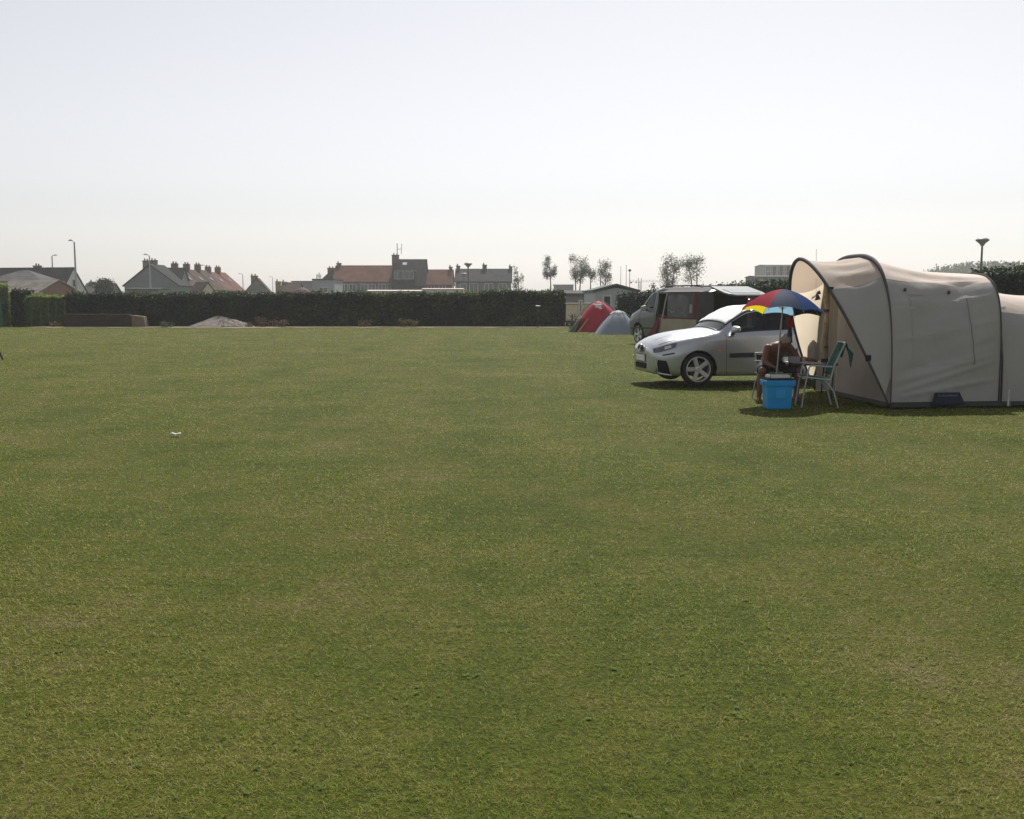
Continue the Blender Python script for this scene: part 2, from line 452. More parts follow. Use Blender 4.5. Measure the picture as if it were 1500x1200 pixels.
b = N(nt_, 'ShaderNodeBump', i_Strength=.8, i_Distance=.03); L.new(fn.outputs[0], b.inputs['Height']); L.new(b.outputs[0], p.inputs['Normal'])
L.new(p.outputs[0], out.inputs[0]); TURF = m
m, nt_, out = newmat('grass_blades'); L = nt_.links
ta = N(nt_, 'ShaderNodeAttribute', attribute_name='tint')
tc, col = grass_colour(nt_, ta.outputs['Fac'])
p = N(nt_, 'ShaderNodeBsdfPrincipled'); p.inputs['Roughness'].default_value = .55; p.inputs['Specular IOR Level'].default_value = .15
t = N(nt_, 'ShaderNodeBsdfTranslucent'); ms = N(nt_, 'ShaderNodeMixShader'); ms.inputs[0].default_value = .38
L.new(col, p.inputs['Base Color']); L.new(col, t.inputs[0]); L.new(p.outputs[0], ms.inputs[1]); L.new(t.outputs[0], ms.inputs[2]); L.new(ms.outputs[0], out.inputs[0])
BLADES = m

def relief(x, y):
    return .018 * np.sin(x * .9 + 1.3) * np.sin(y * .7 + .4) + .012 * np.sin(x * 2.1 + y * 1.3)
gx = np.concatenate([np.linspace(-420, -32, 20), np.linspace(-30, 30, 161), np.linspace(32, 420, 20)])
gy = np.concatenate([np.linspace(-60, 0, 8), np.linspace(1, 60, 160), np.linspace(64, 520, 24)])
GX, GY = np.meshgrid(gx, gy, indexing='ij'); a, bq = GX.shape
fade = np.clip((45 - GY) / 10, 0, 1) * np.clip((GY - 1) / 3, 0, 1)
V = np.stack([GX, GY, relief(GX, GY) * fade - .02 * fade], -1).reshape(-1, 3)
I = np.arange(a * bq).reshape(a, bq)
FA = np.stack([I[:-1, :-1], I[1:, :-1], I[1:, 1:], I[:-1, 1:]], -1).reshape(-1, 4)
g = link('ground', mesh_np('ground', V, FA), TURF); tag(g, 'mown camping field of patchy green and straw coloured turf', None, None, 'structure')
g.data.polygons.foreach_set('use_smooth', [True] * len(FA))

def grass_field(n, y0, y1):
    u = rng.random(n) ** .90; Y = y0 * (y1 / y0) ** u                      # density falls with the square of distance
    X = (rng.random(n) * 2 - 1) * (Y * .60 + .9)
    # tufts: pull part of the blades together
    k = rng.random(n) < .40
    cell = .05 + Y * .006
    ox, oy = np.floor(X / cell), np.floor(Y / cell)
    hx = np.modf(np.abs(np.sin(ox * 127.1 + oy * 311.7) * 43758.5))[0]; hy = np.modf(np.abs(np.sin(ox * 269.5 + oy * 183.3) * 24634.6))[0]
    X = np.where(k, (ox + .2 + .6 * hx) * cell + rng.normal(0, .28, n) * cell, X)
    Y = np.where(k, (oy + .2 + .6 * hy) * cell + rng.normal(0, .28, n) * cell, Y)
    ln = (.010 + .013 * rng.random(n) ** 1.8) * np.where(k, 1.2, .9) * (1 + Y * .008)
    wd = np.maximum(.0017, Y * .00062) * (.7 + .6 * rng.random(n))
    az = rng.random(n) * 2 * PI; tilt = R(20) + R(66) * rng.random(n) ** .75
    dx, dy = np.cos(az), np.sin(az)
    hz = np.cos(tilt); hr = np.sin(tilt)
    base = np.stack([X, Y, relief(X, Y) * np.clip((45 - Y) / 10, 0, 1) * np.clip((Y - 1) / 3, 0, 1) - .02 * np.clip((45 - Y) / 10, 0, 1) * np.clip((Y - 1) / 3, 0, 1) - .002], 1)
    side = np.stack([-dy, dx, np.zeros(n)], 1) * (wd * .5)[:, None]
    mid = base + np.stack([dx * hr * .5, dy * hr * .5, hz * .62], 1) * ln[:, None]
    tip = base + np.stack([dx * np.minimum(1, hr * 1.35), dy * np.minimum(1, hr * 1.35), hz * .92], 1) * ln[:, None]
    Vv = np.stack([base - side, base + side, mid + side * .9, mid - side * .9, tip + side * .25, tip - side * .25], 1).reshape(-1, 3)
    i = np.arange(n)[:, None] * 6
    Fq = np.concatenate([i + np.array([[0, 1, 2, 3]]), i + np.array([[3, 2, 4, 5]])], 0)
    tn = rng.random(n); tn = np.where(rng.random(n) < .025, 1.5, tn)
    return mesh_np('grass', Vv, Fq, np.repeat(tn, 6))
o = link('grass', grass_field(980000, 2.2, 53.9), BLADES); tag(o, 'short dry mown grass covering the camping field', None, None, 'stuff')

def rosettes(n):
    Vs, Fs, Ts = [], [], []; o = 0
    for _ in range(n):
        Y = 2.3 * (26 / 2.3) ** random.random(); X = random.uniform(-1, 1) * (Y * .58 + .5)
        for q in range(random.randint(1, 4)):
            x, y = X + random.gauss(0, .05), Y + random.gauss(0, .05); k = random.randint(4, 7); t = random.random(); a0 = random.random() * 6
            for i in range(k):
                a = a0 + 2 * PI * i / k + random.gauss(0, .25); l = random.uniform(.007, .016); w_ = l * .34; z0 = .007; up = random.uniform(.05, .35) * l
                d = np.array([math.cos(a), math.sin(a)]); e = np.array([-d[1], d[0]]); p = np.array([x, y])
                g0 = float(relief(x, y)) * (1 if 4 < y < 35 else min(1, max(0, (y - 1) / 3))) - .02 * min(1, max(0, (y - 1) / 3))
                for c, z in ((p, z0), (p + d * l * .55 + e * w_, z0 + up), (p + d * l, z0 + up * .7), (p + d * l * .55 - e * w_, z0 + up)): Vs.append((c[0], c[1], z + g0))
                Fs.append((o, o + 1, o + 2, o + 3)); Ts += [t] * 4; o += 4
    return mesh_np('lawn_weeds', np.array(Vs), np.array(Fs), np.array(Ts))
o = link('lawn_weeds', rosettes(260), leafmat('lawn_weed_leaf', (.070, .125, .010), (.115, .175, .014), (.20, .23, .06), 1.5, .45, .7)); tag(o, 'broad leaved weeds and clover scattered through the turf', None, None, 'stuff')

# dirt verge along the foot of the far hedge
DIRT = mat('verge_dirt', (.30, .25, .17), (.17, .13, .085), scale=1.3, rough=.95, bump=.5, bscale=14)
mb = MB(); P = []
for k in range(121):
    px = 60 + (840 - 60) * k / 120; x = XW(px, 56.5)
    P.append([Vector((x, 54.5 + .5 * math.sin(k * .7) * math.sin(k * .23) - (.9 if 35 < k < 56 else 0), .012)), Vector((x, 58.5, .014))])
tag(mb.grid(P).build('dirt_verge', DIRT), 'pale bare earth strip along the foot of the far hedge', None, None, 'structure')

# ================================================================== HEDGES
HEDGE_DARK = leafmat('hedge_leaf_dark', (.006, .014, .009), (.014, .030, .014), (.060, .100, .026), .9, .28)
HEDGE_MID = leafmat('hedge_leaf_mid', (.007, .016, .010), (.017, .036, .015), (.13, .17, .042), .9, .34)  # lightest tone serves the painted sunlit top
HEDGE_SUNLIT = leafmat('hedge_leaf_sunlit', (.062, .105, .022), (.155, .22, .05), (.28, .34, .09), .9, .58)  # leaf tones brightened so the left hedges look sunlit
def hedge(label, pts, zt, thick, n, size, m, cat='hedge', name='hedge', rough=.12, group=None):
    """pts: front line (x,y); zt: top heights at the same points"""
    pts = [Vector((p[0], p[1], 0)) for p in pts]; seg = [(pts[i + 1] - pts[i]).length for i in range(len(pts) - 1)]; tot = sum(seg)
    org = pts[0].copy()
    def fr(sv):
        for i, l in enumerate(seg):
            if sv <= l or i == len(seg) - 1:
                t = min(1, sv / l); d = (pts[i + 1] - pts[i]).normalized()
                return pts[i].lerp(pts[i + 1], t), Vector((-d.y, d.x, 0)), zt[i] * (1 - t) + zt[i + 1] * t
            sv -= l
    ph = rng.random(8) * 6
    def bumpy(sv, z): return rough * (math.sin(sv * 2.1 + ph[0] + z * 1.7) * .5 + math.sin(sv * 5.3 + ph[1] - z * 3.1) * .3 + math.sin(sv * 11 + ph[2] + z * 6) * .2)
    K = max(8, int(tot / .35)); mb = MB(); G = []
    for k in range(K + 1):
        sv = tot * k / K; p, nrm, z = fr(sv); row = []
        z2 = z - .07 + bumpy(sv, 7) * .4
        for (q, hz) in ((.06, 0), (.05, z2 * .5), (.07, z2 * .9), (.2, z2), (thick - .2, z2), (thick - .07, z2 * .9), (thick - .05, 0)):
            row.append(p + nrm * (q + (bumpy(sv, hz) * .5 if 0 < hz else 0)) + Vector((0, 0, hz)))
        G.append(row)
    mb.grid(G)
    for row in (G[0], G[-1]): mb.add(row, [tuple(range(len(row)))])
    tri = [f for f in mb.f]; V0 = np.array(mb.v); F4 = np.array([f if len(f) == 4 else f[:4] for f in tri])
    ends = [f for f in tri if len(f) > 4]
    F4 = np.array([f for f in tri if len(f) == 4] + [(f[0], f[i], f[i + 1], f[i + 1]) for f in ends for i in range(1, len(f) - 1) if False] + [(f[0], f[1], f[5], f[6]) for f in ends] + [(f[1], f[2], f[4], f[5]) for f in ends])
    C = []; TOP_LIT = []
    for _ in range(n):
        sv = random.random() * tot; p, nrm, z = fr(sv); r = random.random(); TOP_LIT.append(.55 * random.random() if .62 <= r < .86 or r < .62 and False else 0)  # top leaves get a paler tint, imitating sun on the hedge top
        if r < .62: q, hz = random.random() * .12, random.random() ** .85 * z
        elif r < .86: q, hz = random.random() * thick, z - abs(random.gauss(0, .04)) + max(0, random.gauss(0, .075))
        elif r < .93: q, hz = thick - random.random() * .1, random.random() * z
        else:
            e = 0 if random.random() < .5 else 1; p, nrm, z = fr(tot * e); q, hz = random.random() * thick, random.random() * z
            d = Vector((nrm.y, -nrm.x, 0)); p = p + d * (random.random() * .1 * (1 if e else -1))
        hz += bumpy(sv, 7) * .4 * (hz / max(z, .1))
        C.append(p + nrm * (q + bumpy(sv, hz) * .5 - .02) + Vector((0, 0, max(.02, hz))))
    C = np.array([tuple(c) for c in C])
    LV = leaves_np(C, size); LV = (LV[0], LV[1], LV[2] + np.repeat(np.array(TOP_LIT), 4) * 1.6)
    V, FA, T = join_np([(V0, F4, np.full(len(V0), .05)), LV])
    o = link(name, mesh_np(name, V - np.array(org), FA, T), m, loc=org)
    return tag(o, label, cat, group)
YH = 57.0
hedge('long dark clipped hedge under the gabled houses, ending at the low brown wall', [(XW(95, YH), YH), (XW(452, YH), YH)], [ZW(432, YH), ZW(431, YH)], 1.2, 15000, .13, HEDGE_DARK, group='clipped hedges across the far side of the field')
hedge('middle stretch of far hedge with sunlit green top under the red roofed farmhouse', [(XW(453.5, YH), YH - .1), (XW(703, YH), YH - .1)], [ZW(430, YH), ZW(431, YH)], 1.3, 13000, .13, HEDGE_MID, group='clipped hedges across the far side of the field')
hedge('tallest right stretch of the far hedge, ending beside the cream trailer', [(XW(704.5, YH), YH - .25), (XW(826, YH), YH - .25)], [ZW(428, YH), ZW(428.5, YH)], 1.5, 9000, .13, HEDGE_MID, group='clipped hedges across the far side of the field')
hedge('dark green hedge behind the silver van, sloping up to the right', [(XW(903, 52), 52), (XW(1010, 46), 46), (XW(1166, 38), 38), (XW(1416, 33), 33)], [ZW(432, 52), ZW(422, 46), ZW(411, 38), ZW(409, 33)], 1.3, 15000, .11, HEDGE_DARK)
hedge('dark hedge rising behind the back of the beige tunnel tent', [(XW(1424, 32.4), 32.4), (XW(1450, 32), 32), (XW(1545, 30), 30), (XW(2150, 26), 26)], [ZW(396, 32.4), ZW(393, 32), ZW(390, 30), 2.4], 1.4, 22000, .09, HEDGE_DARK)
# hedges at the left edge, the bright ones with sunlight put into their leaf colour
hedge('tall yellow green bush cut off by the left edge of the field', [(XW(-25, 56), 55.2), (XW(13, 56), 56)], [ZW(414, 56), ZW(418, 56)], 1.3, 3500, .12, HEDGE_SUNLIT, 'bush', 'bush', .22)
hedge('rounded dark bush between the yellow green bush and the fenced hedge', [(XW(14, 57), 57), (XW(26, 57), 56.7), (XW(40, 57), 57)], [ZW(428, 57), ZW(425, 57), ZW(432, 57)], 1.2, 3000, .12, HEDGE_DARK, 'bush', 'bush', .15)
hedge('bright green hedge behind wire fence posts, left of the dark long hedge', [(XW(41, 57), 56.6), (XW(93.5, 57), 57.2)], [ZW(437, 57), ZW(435, 57)], 1.0, 4500, .12, HEDGE_SUNLIT, rough=.3)

# wire fence before the bright hedge
FENCE = mat('fence_green_metal', (.10, .14, .085), (.07, .10, .06), rough=.5, scale=8)
fe = thing('wire_fence', 'thin pale wire fence standing before the bright green hedge', 'fence', (XW(66, 56), 56.2, 0))
for px in (42, 56, 68, 79, 92):
    MB().cyl((XW(px, 56) - XW(66, 56), 0, 0), (XW(px, 56) - XW(66, 56), 0, 1.45), .022, .022, 8).build('post', FENCE, fe)
mb = MB()
for z in (.25, .6, .95, 1.35): mb.cyl((XW(40, 56) - XW(66, 56), 0, z), (XW(93, 56) - XW(66, 56), 0, z), .006, .006, 5)
mb.build('wire', FENCE, fe)
tealp = mat('green_netting', (.03, .16, .11), (.02, .10, .07), rough=.6, transl=.3)
MB().box((0, 0, .8), (.5, .04, 1.5)).build('netting_panel', tealp, loc=(XW(-4, 55), 54.9, 0)); tag(bpy.data.objects['netting_panel'], 'teal green netting panel at the far left edge before the bush', 'screen')

# low brown wall at the hedge foot
BROWNW = coursemat('weathered_wall', (.044, .039, .031), (.031, .028, .023), (.052, .046, .038), .4, .14)
PALEW = mat('pale_plaster', (.19, .155, .11), (.12, .095, .068), scale=2.5, rough=.95, bump=.3)
YW = 55.6
lw = thing('garden_wall', 'low weathered brown wall before the left end of the dark hedge', 'wall', (XW(150, YW), YW, 0))
x0, x1, x2 = [XW(q, YW) - XW(150, YW) for q in (92, 192, 212)]
top = [(x0 + (x1 - x0) * k / 40, .62 + .03 * math.sin(k * 1.7) + .025 * random.random()) for k in range(41)]
MB().prism([(x0, 0), (x1, 0)] + top[::-1], 0, .45).build('wall_body', BROWNW, lw)
MB().hexa([(x1, -.05, 0), (x2, -.02, 0), (x2, .5, 0), (x1, .5, 0)], [(x1, -.05, .64), (x2 - .1, -.02, .56), (x2 - .1, .5, .56), (x1, .5, .64)]).build('end_pier', PALEW, lw, bevel=.03)
MB().prism([(x0, .66), (x0 + .03, .70), (x1 - .2, .69), (x1 - .2, .65)], -.02, .47).build('coping', mat('dry_moss', (.07, .058, .03), (.045, .04, .02), rough=.95), lw)

# gravel heap, displaced dome with pebbles
GRAVEL = mat('gravel_stone', (.30, .27, .24), (.17, .155, .14), scale=9, rough=.95, bump=.8, bscale=26)
Yg = 55.0; gc = Vector((XW(316, Yg), Yg + .6, 0)); mb = MB(); P = []
for i in range(25):
    r = i / 24; row = []
    for k in range(49):
        q = 2 * PI * k / 48; rr = r * (1 + .09 * math.sin(3 * q + 1) + .05 * math.sin(7 * q))
        z = .52 * max(0, 1 - r ** 1.25) * (1 + .10 * math.sin(5 * q) + .06 * math.sin(9 * q + r * 7)) + (.035 * random.random() if r < .95 else 0)
        row.append(Vector((math.cos(q) * rr * 1.75, math.sin(q) * rr * 1.15, z + (.0 if r < 1 else -.02))))
    P.append(row)
mb.grid(P)
for _ in range(900):
    q = random.random() * 2 * PI; r = random.random() ** .6 * 1.02; s_ = .012 + .028 * random.random()
    c = Vector((math.cos(q) * r * 1.75, math.sin(q) * r * 1.15, .52 * max(0, 1 - r ** 1.25) + s_ * .3))
    mb.add([c + Vector((random.uniform(.6, 1.2) * a * s_, random.uniform(.6, 1.2) * b_ * s_, random.uniform(.5, 1) * c_ * s_)) for a, b_, c_ in ((1, 0, 0), (0, 1, 0), (-1, 0, 0), (0, -1, 0), (0, 0, 1), (0, 0, -1))],
           [(0, 1, 4), (1, 2, 4), (2, 3, 4), (3, 0, 4), (1, 0, 5), (2, 1, 5), (3, 2, 5), (0, 3, 5)])
o = mb.build('gravel_heap', GRAVEL, loc=gc); tag(o, 'heap of pale grey gravel at the foot of the dark hedge', 'gravel heap')

# dry weeds and small shrubs at the hedge foot
RUST = leafmat('dry_weed_leaf', (.09, .05, .035), (.15, .09, .06), (.22, .16, .11), 2.0, .3)
OLIVE = leafmat('olive_leaf', (.06, .055, .02), (.13, .115, .04), (.24, .20, .09), 2.0, .35)
GREY = leafmat('grey_leaf', (.05, .06, .05), (.10, .11, .09), (.16, .17, .14), 2.0, .3)
def weed(label, px, Y, wpx, hpy, m, n, name='weed', cat='weed', group=None, leaf=.09):
    sc_ = Y / F; wv, hv = wpx * sc_ / 2, hpy * sc_
    C = []; st = MB()
    for s_ in range(7):
        a = random.uniform(-1, 1) * wv; hgt = hv * random.uniform(.6, 1); lean = random.uniform(-.3, .3) * wv; dy = random.uniform(-.2, .2)
        st.tube([(a * .04, dy * .05, 0), (a * .8 + lean * .5, dy, hgt * .55), (a + lean, dy, hgt)], [.012, .009, .004], 5)
        for _ in range(n // 7):
            t = random.random() ** .7; C.append((a * (.5 + .5 * t) + lean * t + random.gauss(0, .07), dy + random.gauss(0, .08), max(.02, hgt * t + random.gauss(0, .04))))
    t = thing(name, label, cat, (XW(px, Y), Y, 0), 0, group)
    V, FA, T = leaves_np(np.array(C), leaf); link('leaf', mesh_np('foliage', V, FA, T), m, t).name = 'foliage'
    st.build('stem', MATS.get('bark') or mat('bark', (.11, .085, .065), (.06, .048, .038), rough=.9, scale=6), t)
    return t
weed('rust red dry weed just right of the gravel heap', 385, 55.4, 22, 14, RUST, 260, group='dry weeds at the hedge foot')
weed('rust red dry weed with spread stems between gravel heap and long dark hedge', 408, 55.5, 24, 12, RUST, 260, group='dry weeds at the hedge foot')
weed('low rust brown weed touching the right foot of the gravel heap', 363, 55.3, 12, 8, RUST, 120, group='dry weeds at the hedge foot')
weed('olive yellow weed under the white caravan roofs', 589, 55.6, 20, 14, OLIVE, 240, group='dry weeds at the hedge foot')
weed('small pale weed right of the olive yellow weed', 607, 55.6, 8, 11, OLIVE, 100, group='dry weeds at the hedge foot')
weed('low brown weed left of the olive yellow weed', 534, 55.7, 18, 11, RUST, 150, group='dry weeds at the hedge foot')
weed('grey green low shrub between the low brown wall and gravel heap', 243, 55.2, 22, 9, GREY, 240, 'shrub', 'shrub')
weed('straggly grey green shrub in front of the cream trailer', 840, 53, 16, 22, GREY, 260, 'shrub', 'shrub')
weed('rust brown weed at the foot of the bright green fenced hedge', 76, 55.6, 16, 7, RUST, 140, group='dry weeds at the hedge foot')

STEEL = mat('galvanised_steel', (.42, .43, .44), (.30, .31, .32), rough=.45, metal=.7, scale=10)
DARKM = mat('dark_metal', (.05, .052, .055), (.03, .03, .033), rough=.5, scale=8)
t = thing('tap_post', 'thin grey tap post standing before the right stretch of hedge', 'post', (XW(788, 54), 54, 0))
MB().cyl((0, 0, 0), (0, 0, 1.1), .022, .022, 8).build('pole', DARKM, t)
MB().box((0, -.03, 1.14), (.26, .10, .07)).build('tap_head', STEEL, t, bevel=.02)

# ================================================================== HOUSES
RED_TILE = coursemat('red_roof_tile', (.155, .066, .044), (.125, .056, .040), (.08, .04, .03), .30, .22, roof=True)
BROWN_TILE = coursemat('brown_roof_tile', (.085, .052, .041), (.068, .043, .035), (.032, .023, .02), .30, .22, roof=True)
SLATE = coursemat('slate_roof', (.034, .038, .044), (.027, .030, .036), (.03, .032, .036), .3, .2, roof=True)
DARK_TILE = coursemat('dark_roof_tile', (.024, .027, .031), (.019, .021, .025), (.02, .022, .025), .3, .22, roof=True)
PALE_ROOF = coursemat('pale_roof', (.19, .165, .155), (.16, .14, .13), (.12, .105, .10), .6, .4, roof=True)
GREY_ROOF = coursemat('grey_roof', (.10, .098, .098), (.082, .081, .083), (.06, .06, .06), .4, .25, roof=True)
BRICK = coursemat('brown_brick', (.20, .125, .09), (.16, .10, .075), (.22, .19, .16), .42, .14)
REDBRICK = coursemat('red_brick', (.24, .115, .08), (.19, .09, .065), (.22, .18, .15), .42, .14)
GREYBRICK = coursemat('grey_brick', (.20, .195, .19), (.16, .157, .155), (.24, .23, .22), .42, .14)
BLUEW = mat('blue_grey_render', (.19, .215, .235), (.15, .17, .185), scale=.8, rough=.9)
WHITEW = mat('white_render', (.72, .70, .67), (.58, .56, .53), scale=.7, rough=.9)
GREYW = mat('grey_render', (.34, .345, .36), (.27, .275, .29), scale=.7, rough=.9)
CREAMW = mat('cream_render', (.70, .62, .48), (.58, .50, .38), scale=.8, rough=.9)
WINF = mat('window_frame_white', (.62, .63, .63), (.5, .51, .51), rough=.5)
PANE = mat('window_pane', (.035, .045, .055), (.06, .07, .085), scale=1.0, rough=.06, spec=.8)
def window(par, x, z, wv, hv, y=-.03, frame=None, ax='y'):
    mb = MB(); t = .09
    def bx(a, b_, c, d):
        if ax == 'y': mb.box((a, y, b_), (c, .10, d))
        else: mb.box((y, a, b_), (.10, c, d))
    bx(x - wv / 2 + t / 2, z, t, hv); bx(x + wv / 2 - t / 2, z, t, hv)
    bx(x, z + hv / 2 - t / 2, wv - 2 * t, t); bx(x, z - hv / 2 + t / 2, wv - 2 * t, t)
    if wv > .9: bx(x, z, .07, hv - 2 * t)
    f = mb.build('window', frame or WINF, par)
    pm = MB()
    if ax == 'y': pm.box((x, y + .02, z), (wv - 2 * t + .02, .05, hv - 2 * t + .02))
    else: pm.box((y + .02, x, z), (.05, wv - 2 * t + .02, hv - 2 * t + .02))
    pm.build('pane', PANE, f); return f
def house(label, px0, px1, Y, pyr, pye, depth, rm, wm, axis='x', rz=0.0, chim=(), wins=(), name='house', cat='house', hip=0.0, ov=.25, group=None, apex=.5, cm=None, z_r=None, z_e=None):
    """front face at distance Y; px0..px1 its width; pyr/pye image heights of ridge and eave"""
    X0, X1 = XW(px0, Y), XW(px1, Y); W = X1 - X0; cx = (X0 + X1) / 2
    yr = Y + (depth / 2 if axis == 'x' else 0)
    zr = z_r or ZW(pyr, yr); ze = z_e or ZW(pye, Y)
    t = thing(name, label, cat, (cx, Y, 0), rz, group); hw = W / 2
    wl = MB(); rf = MB(); th = .14
    if axis == 'x':
        d2 = depth / 2
        if hip == 0:
            wl.prismx([(0, 0), (depth, 0), (depth, ze), (d2, zr - .1), (0, ze)], -hw, hw)
            for sgn in (0, 1):
                ya, yb = (-ov, d2) if sgn == 0 else (depth + ov, d2)
                zo = ze - ov * (zr - ze) / d2
                rf.hexa([(-hw - .15, ya, zo), (hw + .15, ya, zo), (hw + .15, yb, zr), (-hw - .15, yb, zr)], [(-hw - .15, ya, zo + th), (hw + .15, ya, zo + th), (hw + .15, yb, zr + th), (-hw - .15, yb, zr + th)])
        else:
            wl.box((0, d2, ze / 2), (W, depth, ze))
            a, b_ = -hw - ov, hw + ov; c, d = -ov, depth + ov; h0, h1 = a + hip, b_ - hip
            rf.add([(a, c, ze), (b_, c, ze), (b_, d, ze), (a, d, ze), (h0, d2, zr), (h1, d2, zr)], [(0, 1, 5, 4), (1, 2, 5), (2, 3, 4, 5), (3, 0, 4), (3, 2, 1, 0)])
    else:
        ax_ = -hw + W * apex
        wl.prism([(-hw, 0), (hw, 0), (hw, ze), (ax_, zr - .1), (-hw, ze)], 0, depth)
        for sgn in (-1, 1):
            xo = sgn * (hw + ov); zo = ze - ov * (zr - ze) / abs(sgn * hw - ax_)
            rf.hexa([(xo, -.2, zo), (ax_, -.2, zr), (ax_, depth + .2, zr), (xo, depth + .2, zo)], [(xo, -.2, zo + th), (ax_, -.2, zr + th), (ax_, depth + .2, zr + th), (xo, depth + .2, zo + th)])
    wl.build('wall', wm, t); ro = rf.build('roof', rm, t)
    for (px, wv, pyt, yy) in chim:
        zt = ZW(pyt, Y + yy); x = XW(px, Y + yy) - cx
        c = MB(); c.box((x, yy, (zt + ze) / 2), (wv, .6, zt - ze)); c.box((x, yy, zt + .06), (wv + .12, .72, .12))
        c.cyl((x - wv * .22, yy, zt + .12), (x - wv * .22, yy, zt + .42), .11, .09, 8)
        if wv > .7: c.cyl((x + wv * .22, yy, zt + .12), (x + wv * .22, yy, zt + .36), .11, .09, 8)
        c.build('chimney', cm or BRICK, ro)
    for (px, py, wv, hv) in wins: window(t, XW(px, Y) - cx, ZW(py, Y), wv, hv)
    return t

# left edge: dark bungalow, grey hipped house, pale roofed garage
t = house('bungalow with long dark tiled roof and white gable at the far left', -60, 97, 140, 393.5, 432, 6.2, DARK_TILE, WHITEW, chim=((52, .9, 390.5, 3.4),), ov=.5)
t.rotation_euler.z = R(-12)
window(t, 3.1, 3.6, .8, 1.1, XW(97, 140) / 2 - XW(-60, 140) / 2 + .03, ax='x')
house('grey hipped roof house in front of the dark bungalow', -20, 61, 128, 396, 412, 6.5, GREY_ROOF, GREYBRICK, hip=3.2)
house('small brick garage with pale roof and brick gable at left edge', -25, 70, 112, 411.5, 429, 5.5, PALE_ROOF, REDBRICK, ov=.3).rotation_euler.z = R(-24)
house('small grey roofed cottage between dark bungalow and round dark tree', 119, 160, 150, 416, 431, 5, GREY_ROOF, GREYBRICK, chim=((136, .7, 414, 2.4),), name='cottage')
# blue grey gable house and its terrace
house('blue grey gable ended house with twin chimneys left of the terrace', 183, 262, 146, 388, 418, 6.0, DARK_TILE, BLUEW, axis='y', apex=.48, chim=((216, .8, 383, 1.6), (227, 1.0, 382.5, 2.4)), cm=GREYBRICK)
house('low flat roofed annex in front of the blue grey gable house', 186, 232, 120, 423.5, 424.5, 4, GREY_ROOF, BLUEW, name='annex', cat='annex')
house('lower dark roofed house joined to right side of the blue grey gable house', 232, 262, 149, 393.5, 424, 6, DARK_TILE, BLUEW, axis='x')
zr_, ze_ = 5.75, 2.95
TW = [BRICK, CREAMW, GREYBRICK, REDBRICK, BRICK]; TR = [BROWN_TILE, BROWN_TILE, BROWN_TILE, RED_TILE, RED_TILE]
TL = ['nearest brown roofed terrace house beside the blue grey gable house', 'second terrace house with cream wall and brown roof', 'middle terrace house with grey brick wall and brown roof', 'fourth terrace house with red roof and red brick wall', 'farthest red roofed terrace house at the right end of the row']
for i in range(5):
    y = 153 + i * 5.6; t = thing('terrace_house', TL[i], 'house', (-47.0, y, 0), 0, 'terrace houses in a receding row'); D = .35 * (i % 3)
    MB().prism([(-6.4, 0), (0, 0), (0, ze_), (-3.2, zr_ - .1 + D * .3), (-6.4, ze_)], 0, 5.5).build('wall', TW[i], t)
    rf = MB(); zz = zr_ + D * .3
    for sx in (0, -6.4):
        xo = sx + (.3 if sx == 0 else -.3)
        rf.hexa([(xo, .03, ze_ - .25), (-3.2, .03, zz), (-3.2, 5.45, zz), (xo, 5.45, ze_ - .25)], [(xo, .03, ze_ - .1), (-3.2, .03, zz + .15), (-3.2, 5.45, zz + .15), (xo, 5.45, ze_ - .1)])
    ro = rf.build('roof', TR[i], t)
    MB().box((-3.1, .5, zz + .3), (.9, .7, 1.3)).cyl((-3.3, .5, zz + .9), (-3.3, .5, zz + 1.25), .12, .1, 8).cyl((-2.9, .5, zz + .9), (-2.9, .5, zz + 1.2), .12, .1, 8).build('chimney', REDBRICK if i > 2 else BRICK, ro)
    MB().box((-1.6, 2.6, (zz + ze_) / 2 + .18), (.8, .9, .12), m=Matrix.Rotation(R(40), 3, 'Y')).build('skylight', PANE, ro)
    window(t, 2.0, 1.6, 1.2, 1.3, .03, ax='x'); window(t, 4.2, 1.6, .9, 1.3, .03, ax='x')
house('small sunlit cream gabled house in front of the terrace row', 297, 313, 140, 414, 425, 4, BROWN_TILE, CREAMW, axis='y', rz=R(38))
house('small flat topped grey block at right end of the terrace', 319, 332, 180, 412, 413, 4, GREYW, GREYW, name='block', cat='building')
# lone gable house, brown cottage, flat grey building
house('lone brown gabled house with two small chimneys above the hedge', 356, 398, 165, 408, 432, 7, BROWN_TILE, GREYBRICK, axis='y', apex=.5, chim=((373, .6, 405, 1.0), (380, .6, 405, 2.6)), rz=R(10))
house('brown roofed cottage with yellow chimney left of the flat grey building', 410, 436, 150, 415, 430, 5, BROWN_TILE, GREYBRICK, chim=((408, .7, 413.5, 2.4), (417, .7, 414, 2.5)), name='cottage', cm=mat('yellow_brick', (.30, .26, .15), (.22, .19, .11), rough=.9))
t = thing('flat_building', 'flat roofed pale grey building with roof railing left of the farmhouse', 'building', (XW(458, 160), 160, 0)); c0 = XW(458, 160)
def bxp(px0, px1, py0, py1, y, d, Y=160): # box by survey, local to the building
    return MB().box(((XW(px0, Y) + XW(px1, Y)) / 2 - c0, y + d / 2, (ZW(py0, Y) + ZW(py1, Y)) / 2), (XW(px1, Y) - XW(px0, Y), d, ZW(py0, Y) - ZW(py1, Y)))
bxp(428, 459, 412.5, 455, 0, 8).build('wall', GREYW, t); bxp(459, 491, 410.5, 455, -.5, 8).build('wall', mat('blue_white_render', (.36, .39, .43), (.30, .33, .36), rough=.9), t)
bxp(427, 460, 411.7, 413, -.25, 8.4).build('roof_edge', mat('dark_coping', (.09, .09, .10), rough=.7), t)
bxp(458.6, 492, 408.6, 410.6, -.7, 8.4).build('roof_edge', DARKM, t)
mb = MB()
